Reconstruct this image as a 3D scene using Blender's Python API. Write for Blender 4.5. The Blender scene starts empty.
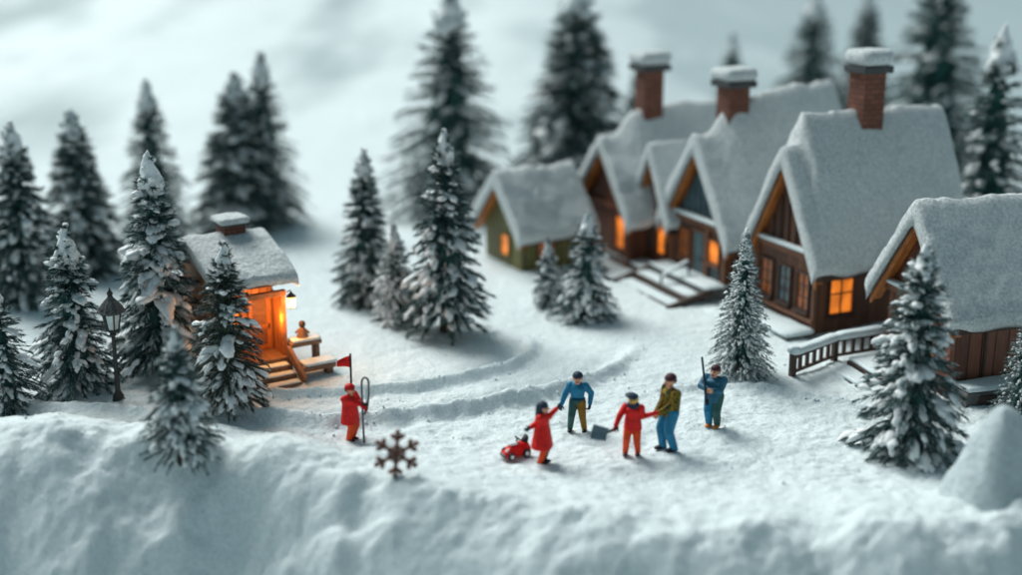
import bpy, bmesh, math, random
import numpy as np
from mathutils import Vector, Matrix
from mathutils.bvhtree import BVHTree
R = math.radians
rng = np.random.default_rng(7)
random.seed(7)
scene = bpy.context.scene
COL = scene.collection

# ------------------------------------------------------------------ camera
CH, CF, CP = 13.0, 1350.0, R(16)
cc, cs = math.cos(CP), math.sin(CP)
cam = bpy.data.cameras.new('camera')
camo = bpy.data.objects.new('camera', cam)
COL.objects.link(camo)
camo.location = (0, 0, CH)
camo.rotation_euler = (R(90) - CP, 0, 0)
cam.sensor_width = 360.0
cam.lens = CF / 1022.0 * 360.0
cam.clip_start = 0.5
cam.clip_end = 3000
cam.dof.use_dof = True
cam.dof.focus_distance = 35.8
cam.dof.aperture_fstop = (cam.lens / 1000.0) / 0.66
cam.dof.aperture_blades = 0
scene.camera = camo

# ------------------------------------------------------------------ noise and terrain
_perm = rng.random((256, 256))
def vnoise(x, y):
    x = np.asarray(x, float); y = np.asarray(y, float)
    xi = np.floor(x).astype(int); yi = np.floor(y).astype(int)
    fx = x - xi; fy = y - yi
    fx = fx*fx*fx*(fx*(fx*6-15)+10); fy = fy*fy*fy*(fy*(fy*6-15)+10)
    a = _perm[xi & 255, yi & 255]; b = _perm[(xi+1) & 255, yi & 255]
    c = _perm[xi & 255, (yi+1) & 255]; d = _perm[(xi+1) & 255, (yi+1) & 255]
    return ((a*(1-fx)+b*fx)*(1-fy) + (c*(1-fx)+d*fx)*fy)*2-1
def fbm(x, y, o=3, g=.5):
    s = 0; a = 1.0
    for i in range(o):
        s = s + a*vnoise(x*2.03**i+17.3*i, y*2.03**i-9.1*i); a *= g
    return s
def sstep(a, b, x):
    t = np.clip((x-a)/(b-a), 0, 1); return t*t*(3-2*t)

def ray(px, py):
    a = (px-511)/CF; b = (287.5-py)/CF
    return a, cc+b*cs, -cs+b*cc
def flat(px, py, z=0.0):
    dx, dy, dz = ray(px, py); t = (z-CH)/dz
    return dx*t, dy*t

ARCS = [  # the banked edges of the walked path: pixel traces turned into ground curves
    ([(250,392),(300,393),(363,391),(425,386),(487,374),(519,361),(532,345),(526,333)], .27, .20),
    ([(205,408),(240,413),(322,423),(376,420),(433,413),(487,406),(544,393),(602,376),(630,357),(640,335)], .36, .25),
    ([(640,392),(720,389),(790,394),(850,405),(905,416)], .15, .18),
    ([(0,402),(60,404),(130,408),(205,416),(260,424)], .12, .25)]
def smooth_poly(p, n=10):
    p = np.array(p, float); out = []
    for i in range(len(p)-1):
        p0 = p[max(i-1,0)]; p1 = p[i]; p2 = p[i+1]; p3 = p[min(i+2,len(p)-1)]
        for t in np.linspace(0,1,n,endpoint=False):
            out.append(.5*((2*p1)+(-p0+p2)*t+(2*p0-5*p1+4*p2-p3)*t*t+(-p0+3*p1-3*p2+p3)*t**3))
    out.append(p[-1]); return np.array(out)
ARCW = []
for pts, amp, wid in ARCS:
    q = smooth_poly(pts)
    ARCW.append((np.array([flat(*p) for p in q]), amp, wid))

CRX = [-40,-14,-9,-6,-3,0,4,8,13,40]
CRY = [30.6,30.6,30.2,29.3,27.6,26.3,25.6,25.9,26.8,27]
CRZ = [.9,.9,.9,.85,.6,.45,.35,.45,.6,.6]
MOUNDS = []   # x, y, height, radius
def hgt(x, y, fine=True):
    x = np.asarray(x, float); y = np.asarray(y, float)
    z = .10*fbm(x/5.5+3, y/5.5, 2)
    yc = np.interp(x, CRX, CRY) + .5*vnoise(x/2.4, 5+0*x) + .2*vnoise(x/.8, 9+0*x)
    zc = np.interp(x, CRX, CRZ)*(1+.25*vnoise(x/1.3+4, 2+0*x))
    t = y-yc
    z = z + zc*np.where(t > 0, 1-sstep(0, 3.4, t), 1)
    u = np.clip(-t, 0, None)
    drop = 1.5*(np.sqrt(u*u+1.0**2)-1.0)
    drop = np.where(u > 4, drop+0*(u-4), drop)
    z = z - np.minimum(drop, 6)
    near = 1-sstep(33.5, 37, y)
    lump = 1-sstep(-.6, 1.0, t)
    z = z + lump*(.30*fbm(x/1.6+8, y/1.25, 3, .40) + .030*fbm(x/.30, y/.28, 3, .6))
    if fine:
        z = z + (.018+.027*near)*fbm(x/.55, y/.55, 3, .6) + (.014+.010*near)*fbm(x/.16, y/.16, 2, .7)
    for W, amp, wid in ARCW:
        m = (np.abs(x-W[:,0].mean()) < 14) & (y > 28) & (y < 46)
        if not np.any(m): continue
        xm = x[m]; ym = y[m]
        best = np.full(xm.shape, 1e9); sgn = np.zeros(xm.shape); par = np.zeros(xm.shape)
        for i in range(len(W)-1):
            a = W[i]; b = W[i+1]; ab = b-a; L2 = ab@ab
            tt = np.clip(((xm-a[0])*ab[0]+(ym-a[1])*ab[1])/L2, 0, 1)
            qx = xm-a[0]-tt*ab[0]; qy = ym-a[1]-tt*ab[1]
            d = qx*qx+qy*qy
            k = d < best
            best = np.where(k, d, best); sgn = np.where(k, np.sign(ab[0]*qy-ab[1]*qx), sgn); par = np.where(k, (i+tt)/(len(W)-1), par)
        d = np.sqrt(best)*sgn + .05*fbm(xm/.6, ym/.6, 2)
        fade = sstep(0, .12, par)*(1-sstep(.72, 1, par))
        mod = 1+.12*fbm(xm/.6+40, ym/.6, 2)
        prof = amp*mod*np.exp(-(d/wid)**2) - amp*.45*np.exp(-((d-wid*2.2)/(wid*1.6))**2)
        z = z.copy() if isinstance(z, np.ndarray) else z
        z[m] = z[m] + prof*fade
    for mx, my, mh, mr in MOUNDS:
        d2 = (x-mx)**2+(y-my)**2
        z = z + mh*np.exp(-d2/(mr*mr))
    # valley side rising behind the village
    b = np.clip(y-58, 0, None)
    z = z + b*b/(b+60)*.03 + sstep(60, 85, y)*(.9*fbm(x/36+2.2, y/110+x/60+.4, 2, .40)) + sstep(140, 420, y)*50*(1+.5*fbm(x/150, y/150+3, 2))
    return z
def gz(x, y): return float(hgt(np.array([x]), np.array([y]))[0])
def gp(px, py):
    """point where the ground is seen at a pixel of the photo"""
    dx, dy, dz = ray(px, py)
    ts = np.arange(22, 120, .05)
    h = hgt(dx*ts, dy*ts); zz = CH+dz*ts
    i = int(np.argmax(zz < h)) if np.any(zz < h) else len(ts)-1
    t = ts[i]
    return Vector((dx*t, dy*t, float(h[i])))

# ------------------------------------------------------------------ materials
def nodes(name):
    m = bpy.data.materials.new(name); m.use_nodes = True
    return m, m.node_tree.nodes, m.node_tree.links, m.node_tree.nodes['Principled BSDF']
def mat(name, col, rough=.6, var=.25, scale=6, bump=.15, bscale=None, metal=0, emit=None, estr=0, stretch=None):
    m, N, L, B = nodes(name)
    tc = N.new('ShaderNodeTexCoord'); mp = N.new('ShaderNodeMapping'); L.new(tc.outputs['Object'], mp.inputs[0])
    if stretch: mp.inputs['Scale'].default_value = stretch
    n = N.new('ShaderNodeTexNoise'); n.inputs['Scale'].default_value = scale; n.inputs['Detail'].default_value = 5
    L.new(mp.outputs[0], n.inputs[0])
    r = N.new('ShaderNodeValToRGB')
    r.color_ramp.elements[0].position = .3; r.color_ramp.elements[1].position = .7
    c = np.array(col)
    r.color_ramp.elements[0].color = (*np.clip(c*(1-var), 0, 1), 1); r.color_ramp.elements[1].color = (*np.clip(c*(1+var), 0, 1), 1)
    L.new(n.outputs[0], r.inputs[0]); L.new(r.outputs[0], B.inputs['Base Color'])
    B.inputs['Roughness'].default_value = rough; B.inputs['Metallic'].default_value = metal
    if bump:
        n2 = N.new('ShaderNodeTexNoise'); n2.inputs['Scale'].default_value = bscale or scale*5; n2.inputs['Detail'].default_value = 4
        L.new(mp.outputs[0], n2.inputs[0])
        b = N.new('ShaderNodeBump'); b.inputs['Strength'].default_value = bump; b.inputs['Distance'].default_value = .05
        L.new(n2.outputs[0], b.inputs['Height']); L.new(b.outputs[0], B.inputs['Normal'])
    if emit is not None:
        mx = N.new('ShaderNodeMix'); mx.data_type = 'RGBA'; mx.blend_type = 'MULTIPLY'; mx.inputs[0].default_value = 1
        mx.inputs[6].default_value = (*emit, 1)
        rr = N.new('ShaderNodeValToRGB'); rr.color_ramp.elements[0].color = (.22,.18,.15,1); rr.color_ramp.elements[1].color = (1.2,1.2,1.2,1)
        rr.color_ramp.elements[0].position = .3; rr.color_ramp.elements[1].position = .7
        L.new(n.outputs[0], rr.inputs[0]); L.new(rr.outputs[0], mx.inputs[7])
        L.new(mx.outputs[2], B.inputs['Emission Color']); B.inputs['Emission Strength'].default_value = estr
    return m
def snow_mat(name, col=(.76,.855,.875), grain=.5, gscale=22, dist=.05, far=False, clump=0):
    m, N, L, B = nodes(name)
    tc = N.new('ShaderNodeTexCoord')
    B.inputs['Roughness'].default_value = .55
    B.inputs['Specular IOR Level'].default_value = .25
    B.inputs['Base Color'].default_value = (*col, 1)
    n1 = N.new('ShaderNodeTexNoise'); n1.inputs['Scale'].default_value = gscale; n1.inputs['Detail'].default_value = 6; n1.inputs['Roughness'].default_value = .7
    v = N.new('ShaderNodeTexVoronoi'); v.inputs['Scale'].default_value = gscale*.55
    for q in (n1, v): L.new(tc.outputs['Object'], q.inputs['Vector'])
    add = N.new('ShaderNodeMath'); add.operation = 'MULTIPLY_ADD'; add.inputs[1].default_value = -.35
    L.new(v.outputs['Distance'], add.inputs[0]); L.new(n1.outputs[0], add.inputs[2])
    b = N.new('ShaderNodeBump'); b.inputs['Strength'].default_value = grain; b.inputs['Distance'].default_value = dist
    L.new(add.outputs[0], b.inputs['Height']); L.new(b.outputs[0], B.inputs['Normal'])
    n3 = N.new('ShaderNodeTexNoise'); n3.inputs['Scale'].default_value = gscale*.9; n3.inputs['Detail'].default_value = 3
    L.new(tc.outputs['Object'], n3.inputs['Vector'])
    r = N.new('ShaderNodeValToRGB'); c = np.array(col)
    r.color_ramp.elements[0].position = .3; r.color_ramp.elements[1].position = .65
    r.color_ramp.elements[0].color = (*(c*(.86-clump)), 1); r.color_ramp.elements[1].color = (*np.clip(c*1.05, 0, .93), 1)
    L.new(n3.outputs[0], r.inputs[0])
    out = r.outputs[0]
    if far:   # distant slope: hillside shade and grey tree patches painted into the snow colour
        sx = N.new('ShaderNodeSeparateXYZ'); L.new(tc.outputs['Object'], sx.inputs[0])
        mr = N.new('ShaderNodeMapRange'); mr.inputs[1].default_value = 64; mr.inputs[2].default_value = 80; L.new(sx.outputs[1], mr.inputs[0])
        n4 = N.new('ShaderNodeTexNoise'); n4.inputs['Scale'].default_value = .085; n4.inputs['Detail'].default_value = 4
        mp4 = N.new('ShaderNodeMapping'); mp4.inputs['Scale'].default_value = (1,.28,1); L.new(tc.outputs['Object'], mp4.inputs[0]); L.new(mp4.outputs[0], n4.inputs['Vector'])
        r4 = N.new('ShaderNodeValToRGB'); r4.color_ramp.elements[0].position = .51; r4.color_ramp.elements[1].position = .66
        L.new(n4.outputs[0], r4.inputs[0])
        # the right hand side of the valley is painted darker, as hill in shade
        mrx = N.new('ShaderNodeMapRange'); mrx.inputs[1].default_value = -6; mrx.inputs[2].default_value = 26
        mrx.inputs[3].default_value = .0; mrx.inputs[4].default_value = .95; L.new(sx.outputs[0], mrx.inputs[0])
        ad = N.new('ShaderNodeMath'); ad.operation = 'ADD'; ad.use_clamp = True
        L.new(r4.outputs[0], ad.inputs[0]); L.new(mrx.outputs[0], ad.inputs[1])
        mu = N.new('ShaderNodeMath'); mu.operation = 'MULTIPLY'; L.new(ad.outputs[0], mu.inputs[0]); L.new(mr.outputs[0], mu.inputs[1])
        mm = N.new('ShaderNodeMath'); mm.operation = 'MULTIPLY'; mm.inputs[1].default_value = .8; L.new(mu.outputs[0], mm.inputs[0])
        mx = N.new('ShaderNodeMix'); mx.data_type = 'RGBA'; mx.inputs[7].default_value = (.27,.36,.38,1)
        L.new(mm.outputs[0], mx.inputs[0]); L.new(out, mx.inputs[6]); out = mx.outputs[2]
    L.new(out, B.inputs['Base Color'])
    return m
def plank_mat(name, col, width=.28, axis='XY', rough=.55):
    """boards: a groove and a tint per board, grain along the board"""
    m, N, L, B = nodes(name)
    tc = N.new('ShaderNodeTexCoord'); sx = N.new('ShaderNodeSeparateXYZ'); L.new(tc.outputs['Object'], sx.inputs[0])
    ad = N.new('ShaderNodeMath'); ad.operation = 'ADD'
    if axis == 'XY': L.new(sx.outputs[0], ad.inputs[0]); L.new(sx.outputs[1], ad.inputs[1])
    else: L.new(sx.outputs[2], ad.inputs[0]); ad.inputs[1].default_value = 0
    dv = N.new('ShaderNodeMath'); dv.operation = 'DIVIDE'; dv.inputs[1].default_value = width; L.new(ad.outputs[0], dv.inputs[0])
    fl = N.new('ShaderNodeMath'); fl.operation = 'FLOOR'; L.new(dv.outputs[0], fl.inputs[0])
    fr = N.new('ShaderNodeMath'); fr.operation = 'FRACT'; L.new(dv.outputs[0], fr.inputs[0])
    wn = N.new('ShaderNodeTexWhiteNoise'); wn.noise_dimensions = '1D'; L.new(fl.outputs[0], wn.inputs['W'])
    pp = N.new('ShaderNodeMath'); pp.operation = 'PINGPONG'; pp.inputs[1].default_value = .5; L.new(fr.outputs[0], pp.inputs[0])
    gr = N.new('ShaderNodeMapRange'); gr.inputs[2].default_value = .09; L.new(pp.outputs[0], gr.inputs[0])
    mp = N.new('ShaderNodeMapping'); L.new(tc.outputs['Object'], mp.inputs[0])
    mp.inputs['Scale'].default_value = (14,14,1.6) if axis == 'XY' else (1.6,1.6,14)
    n = N.new('ShaderNodeTexNoise'); n.inputs['Scale'].default_value = 1.6; n.inputs['Detail'].default_value = 6; L.new(mp.outputs[0], n.inputs[0])
    mixv = N.new('ShaderNodeMath'); mixv.operation = 'MULTIPLY_ADD'; mixv.inputs[1].default_value = .55; L.new(wn.outputs[0], mixv.inputs[0]); L.new(n.outputs[0], mixv.inputs[2])
    r = N.new('ShaderNodeValToRGB'); c = np.array(col)
    r.color_ramp.elements[0].position = .35; r.color_ramp.elements[1].position = 1.0
    r.color_ramp.elements[0].color = (*(c*.55), 1); r.color_ramp.elements[1].color = (*np.clip(c*1.5, 0, 1), 1)
    L.new(mixv.outputs[0], r.inputs[0])
    mu = N.new('ShaderNodeMix'); mu.data_type = 'RGBA'; mu.blend_type = 'MULTIPLY'; mu.inputs[0].default_value = .85
    L.new(r.outputs[0], mu.inputs[6]); L.new(gr.outputs[0], mu.inputs[7]); L.new(mu.outputs[2], B.inputs['Base Color'])
    b = N.new('ShaderNodeBump'); b.inputs['Strength'].default_value = .6; b.inputs['Distance'].default_value = .03
    ha = N.new('ShaderNodeMath'); ha.operation = 'MULTIPLY_ADD'; ha.inputs[1].default_value = .25; L.new(n.outputs[0], ha.inputs[0]); L.new(gr.outputs[0], ha.inputs[2])
    L.new(ha.outputs[0], b.inputs['Height']); L.new(b.outputs[0], B.inputs['Normal'])
    B.inputs['Roughness'].default_value = rough
    return m
def brick_mat(name, col):
    m, N, L, B = nodes(name)
    tc = N.new('ShaderNodeTexCoord'); sx = N.new('ShaderNodeSeparateXYZ'); L.new(tc.outputs['Object'], sx.inputs[0])
    ad = N.new('ShaderNodeMath'); ad.operation = 'ADD'; L.new(sx.outputs[0], ad.inputs[0]); L.new(sx.outputs[1], ad.inputs[1])
    cb = N.new('ShaderNodeCombineXYZ'); L.new(ad.outputs[0], cb.inputs[0]); L.new(sx.outputs[2], cb.inputs[1])
    br = N.new('ShaderNodeTexBrick'); br.inputs['Scale'].default_value = 1
    br.inputs['Brick Width'].default_value = .36; br.inputs['Row Height'].default_value = .16; br.inputs['Mortar Size'].default_value = .014
    c = np.array(col)
    br.inputs['Color1'].default_value = (*(c*.75), 1); br.inputs['Color2'].default_value = (*(c*1.25), 1); br.inputs['Mortar'].default_value = (*(c*.35), 1)
    L.new(cb.outputs[0], br.inputs[0]); L.new(br.outputs[0], B.inputs['Base Color'])
    b = N.new('ShaderNodeBump'); b.inputs['Strength'].default_value = .8; b.inputs['Distance'].default_value = -.02
    L.new(br.outputs['Fac'], b.inputs['Height']); L.new(b.outputs[0], B.inputs['Normal'])
    B.inputs['Roughness'].default_value = .8
    return m
def needle_mat(name, col):
    m, N, L, B = nodes(name)
    at = N.new('ShaderNodeAttribute'); at.attribute_name = 'frost'
    oi = N.new('ShaderNodeTexCoord'); n = N.new('ShaderNodeTexNoise'); n.inputs['Scale'].default_value = 2.5
    L.new(oi.outputs['Object'], n.inputs['Vector'])
    c = np.array(col)
    r = N.new('ShaderNodeValToRGB'); r.color_ramp.elements[0].position = .35; r.color_ramp.elements[1].position = .7
    r.color_ramp.elements[0].color = (*(c*.55), 1); r.color_ramp.elements[1].color = (*(c*1.5), 1)
    L.new(n.outputs[0], r.inputs[0])
    mx = N.new('ShaderNodeMix'); mx.data_type = 'RGBA'; mx.inputs[7].default_value = (.84,.90,.91,1)
    L.new(at.outputs['Fac'], mx.inputs[0]); L.new(r.outputs[0], mx.inputs[6]); L.new(mx.outputs[2], B.inputs['Base Color'])
    B.inputs['Roughness'].default_value = .65; B.inputs['Specular IOR Level'].default_value = .2
    return m

M = {}
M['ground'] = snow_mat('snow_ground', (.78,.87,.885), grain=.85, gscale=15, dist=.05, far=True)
M['roof_snow'] = snow_mat('snow_roof', (.84,.905,.92), grain=.9, gscale=13, dist=.12, clump=.14)
M['snow'] = snow_mat('snow_soft', (.76,.855,.875), grain=.4, gscale=16, dist=.05)
M['tree_snow'] = snow_mat('snow_tree', (.88,.93,.94), grain=.35, gscale=14, dist=.05)
M['needle'] = needle_mat('spruce_needles', (.018,.072,.068))
M['needle_olive'] = needle_mat('spruce_needles_olive', (.035,.055,.035))
M['bark'] = mat('bark', (.05,.035,.025), .9, .4, 8, .6, 30)
M['brown'] = plank_mat('brown_boards', (.125,.048,.024))
M['red_brown'] = plank_mat('red_brown_boards', (.16,.05,.024), .42)
M['brown_h'] = plank_mat('brown_boards_horizontal', (.135,.052,.026), .3, 'Z')
M['green'] = plank_mat('olive_boards', (.14,.125,.035), .3)
M['trim'] = mat('trim_wood', (.17,.065,.03), .55, .3, 5, .25, 30, stretch=(1,1,3))
M['dark_trim'] = mat('dark_trim_wood', (.06,.032,.022), .6, .3, 6, .25, 30)
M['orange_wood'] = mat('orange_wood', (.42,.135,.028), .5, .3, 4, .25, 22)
M['porch_wood'] = plank_mat('porch_boards', (.42,.16,.05), .24)
M['step_wood'] = mat('step_wood', (.24,.12,.07), .7, .3, 6, .3, 28)
M['grey_wood'] = mat('grey_wood', (.11,.105,.10), .75, .3, 5, .3, 24)
M['brick'] = brick_mat('chimney_brick', (.18,.064,.040))
M['cap'] = mat('chimney_cap', (.055,.06,.062), .7, .25, 6, .2)
M['lit'] = mat('lit_pane', (.5,.2,.05), .3, .2, 1.7, 0, emit=(1,.25,.022), estr=1.1)
M['dim'] = mat('dim_pane', (.15,.07,.03), .25, .3, 2.5, 0, emit=(1,.25,.05), estr=.16)
M['glass'] = mat('cold_pane', (.035,.06,.07), .12, .4, 2.5, 0)
M['glass_pale'] = mat('pale_pane', (.10,.15,.165), .15, .4, 2.5, 0)
M['door_blue'] = mat('blue_door', (.045,.085,.10), .45, .3, 4, .1)
M['iron'] = mat('black_iron', (.022,.024,.026), .45, .4, 14, .35, 40)
M['frost_glass'] = mat('frosted_glass', (.55,.62,.62), .35, .2, 5, .1)
M['bulb'] = mat('lantern_glow', (1,.8,.4), .4, .1, 3, 0, emit=(1,.62,.16), estr=5)
M['rust'] = mat('rusty_metal', (.16,.062,.042), .65, .45, 9, .4, 30, metal=.35)

# ------------------------------------------------------------------ object helpers
def link(o, parent=None):
    COL.objects.link(o)
    if parent is not None: o.parent = parent
    return o
def tag(o, label, cat, group=None):
    o['label'] = label; o['category'] = cat
    if group: o['group'] = group
    return o
def thing(name, label, cat, loc, rz=0, group=None):
    o = bpy.data.objects.new(name, None); o.empty_display_size = .3
    COL.objects.link(o); o.location = loc; o.rotation_euler = (0, 0, rz)
    return tag(o, label, cat, group)
def pymesh(name, V, F, m, parent=None, smooth=True, frost=None):
    me = bpy.data.meshes.new(name)
    V = np.asarray(V, np.float32)
    if isinstance(F, np.ndarray) and F.ndim == 2:
        nf, k = F.shape
        me.vertices.add(len(V)); me.vertices.foreach_set('co', V.ravel())
        me.loops.add(nf*k); me.loops.foreach_set('vertex_index', F.astype(np.int32).ravel())
        me.polygons.add(nf); me.polygons.foreach_set('loop_start', np.arange(0, nf*k, k, dtype=np.int32))
        me.update(calc_edges=True); me.validate()
    else:
        me.from_pydata([tuple(map(float, v)) for v in V], [], F); me.update()
    if smooth: me.polygons.foreach_set('use_smooth', np.ones(len(me.polygons), bool))
    if frost is not None:
        at = me.attributes.new('frost', 'FLOAT', 'POINT'); at.data.foreach_set('value', np.asarray(frost, np.float32))
    for x in (m if isinstance(m, (list, tuple)) else [m]): me.materials.append(x)
    return link(bpy.data.objects.new(name, me), parent)
class MB:
    """collects boxes, bars and lathes into ONE mesh"""
    def __init__(s): s.V = []; s.F = []
    def add(s, V, F):
        o = len(s.V); s.V += [tuple(v) for v in V]; s.F += [tuple(i+o for i in f) for f in F]
    def hexa(s, P): s.add(P, [(3,2,1,0),(4,5,6,7),(0,1,5,4),(1,2,6,5),(2,3,7,6),(3,0,4,7)])
    def box(s, x0, x1, y0, y1, z0, z1):
        s.hexa([(x0,y0,z0),(x1,y0,z0),(x1,y1,z0),(x0,y1,z0),(x0,y0,z1),(x1,y0,z1),(x1,y1,z1),(x0,y1,z1)])
    def bar(s, a, b, w, h, up=(0,0,1)):
        a = Vector(a); b = Vector(b); d = (b-a).normalized(); u = Vector(up)
        r = d.cross(u)
        if r.length < 1e-4: r = d.cross(Vector((0,1,0)))
        r.normalize(); u = r.cross(d).normalized(); r *= w/2; u *= h/2
        s.hexa([a-r-u, a+r-u, a+r+u, a-r+u, b-r-u, b+r-u, b+r+u, b-r+u])
    def tube(s, pts, rad, n=10, cap=True):
        pts = [Vector(p) for p in pts]
        if not hasattr(rad, '__len__'): rad = [rad]*len(pts)
        rings = []; prev = None
        V = []; F = []
        for i, p in enumerate(pts):
            d = (pts[min(i+1, len(pts)-1)]-pts[max(i-1, 0)]).normalized()
            if prev is None:
                r = d.cross(Vector((0,0,1)));
                if r.length < 1e-3: r = d.cross(Vector((1,0,0)))
            else:
                r = prev - d*prev.dot(d)
            r.normalize(); prev = r; u = d.cross(r)
            for k in range(n):
                a = 2*math.pi*k/n; V.append(p+(r*math.cos(a)+u*math.sin(a))*rad[i])
        for i in range(len(pts)-1):
            for k in range(n):
                F.append((i*n+k, i*n+(k+1)%n, (i+1)*n+(k+1)%n, (i+1)*n+k))
        if cap:
            F.append(tuple(range(n))[::-1]); F.append(tuple((len(pts)-1)*n+k for k in range(n)))
        s.add(V, F)
    def build(s, name, m, parent=None, bevel=0, smooth=False):
        o = pymesh(name, s.V, s.F, m, parent, smooth)
        bm = bmesh.new(); bm.from_mesh(o.data); bmesh.ops.recalc_face_normals(bm, faces=bm.faces); bm.to_mesh(o.data); bm.free()
        if bevel:
            b = o.modifiers.new('bevel', 'BEVEL'); b.width = bevel; b.segments = 2; b.limit_method = 'ANGLE'
        return o
def ico(sub):
    bm = bmesh.new(); bmesh.ops.create_icosphere(bm, subdivisions=sub, radius=1)
    V = np.array([v.co[:] for v in bm.verts]); F = np.array([[v.index for v in f.verts] for f in bm.faces]); bm.free()
    return V, F
ICO2 = ico(2); ICO3 = ico(3); ICO1 = ico(1)
def snow_slab(name, parent, c, s, r=None, n=(18, 6, 3), m=None, amp=.03, rz=0, slope=0):
    """a rounded heap of snow lying on a ledge; c = centre of its underside, s = full size"""
    sx, sy, sz = [v/2 for v in s]; r = r or min(sz*.95, sx*.9, sy*.9)
    bm = bmesh.new(); bmesh.ops.create_cube(bm, size=2)
    k = max(2, int(max(sx, sy)/max(min(sx, sy), .05)*4)); k = min(k, 40)
    bmesh.ops.subdivide_edges(bm, edges=bm.edges[:], cuts=7, use_grid_fill=True)
    V = np.array([v.co[:] for v in bm.verts]); F = [tuple(v.index for v in f.verts) for f in bm.faces]; bm.free()
    S = np.array([sx, sy, sz]); P = np.sign(V)*np.abs(V)**.75*S
    inner = np.clip(P, -(S-r), S-r); d = P-inner; l = np.linalg.norm(d, axis=1, keepdims=True)
    P = np.where(l > 1e-6, inner+d/np.maximum(l, 1e-6)*r, P)
    top = P[:,2] > -sz*.3
    off = rng.random(2)*50
    P[:,2] += np.where(top, amp*fbm(P[:,0]*2.2+off[0], P[:,1]*2.2+off[1], 3), 0)
    P[:,0] += amp*.7*vnoise(P[:,1]*3+off[0], P[:,2]*3); P[:,1] += amp*.7*vnoise(P[:,0]*3+off[1], P[:,2]*3)
    P[:,2] += sz + slope*P[:,0]
    a = math.cos(rz), math.sin(rz)
    Q = np.stack([P[:,0]*a[0]-P[:,1]*a[1]+c[0], P[:,0]*a[1]+P[:,1]*a[0]+c[1], P[:,2]+c[2]], 1)
    return pymesh(name, Q, F, m or M['snow'], parent)

# ------------------------------------------------------------------ spruces
def blob_field(C, D, S, seed, big=True):
    """lumps of snow: centres, directions, half sizes (along, across, up)"""
    r = np.random.default_rng(seed)
    V0, F0 = ICO2 if big else ICO1
    V = []; F = []; o = 0
    for c, d, s in zip(C, D, S):
        d = d/np.linalg.norm(d); side = np.cross(d, [0,0,1.0]); side /= max(np.linalg.norm(side), 1e-6); up = np.cross(side, d)
        k = r.normal(size=(3,3))*2.2; ph = r.random(3)*6.28
        q = V0*(1+.26*np.sin(V0@k[0]+ph[0])[:,None]+.16*np.sin(V0@k[1]*1.8+ph[1])[:,None]+.10*r.normal(size=(len(V0),1)))
        z = q[:,2]; z = np.where(z < 0, z*.55, z)
        P = c+np.outer(q[:,0]*s[0], d)+np.outer(q[:,1]*s[1], side)+np.outer(z*s[2], up)
        # the ends hang down a little
        P[:,2] -= .35*s[0]*(q[:,0]**2)*.4
        V.append(P); F.append(F0+o); o += len(P)
    return np.concatenate(V), np.concatenate(F)
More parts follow.
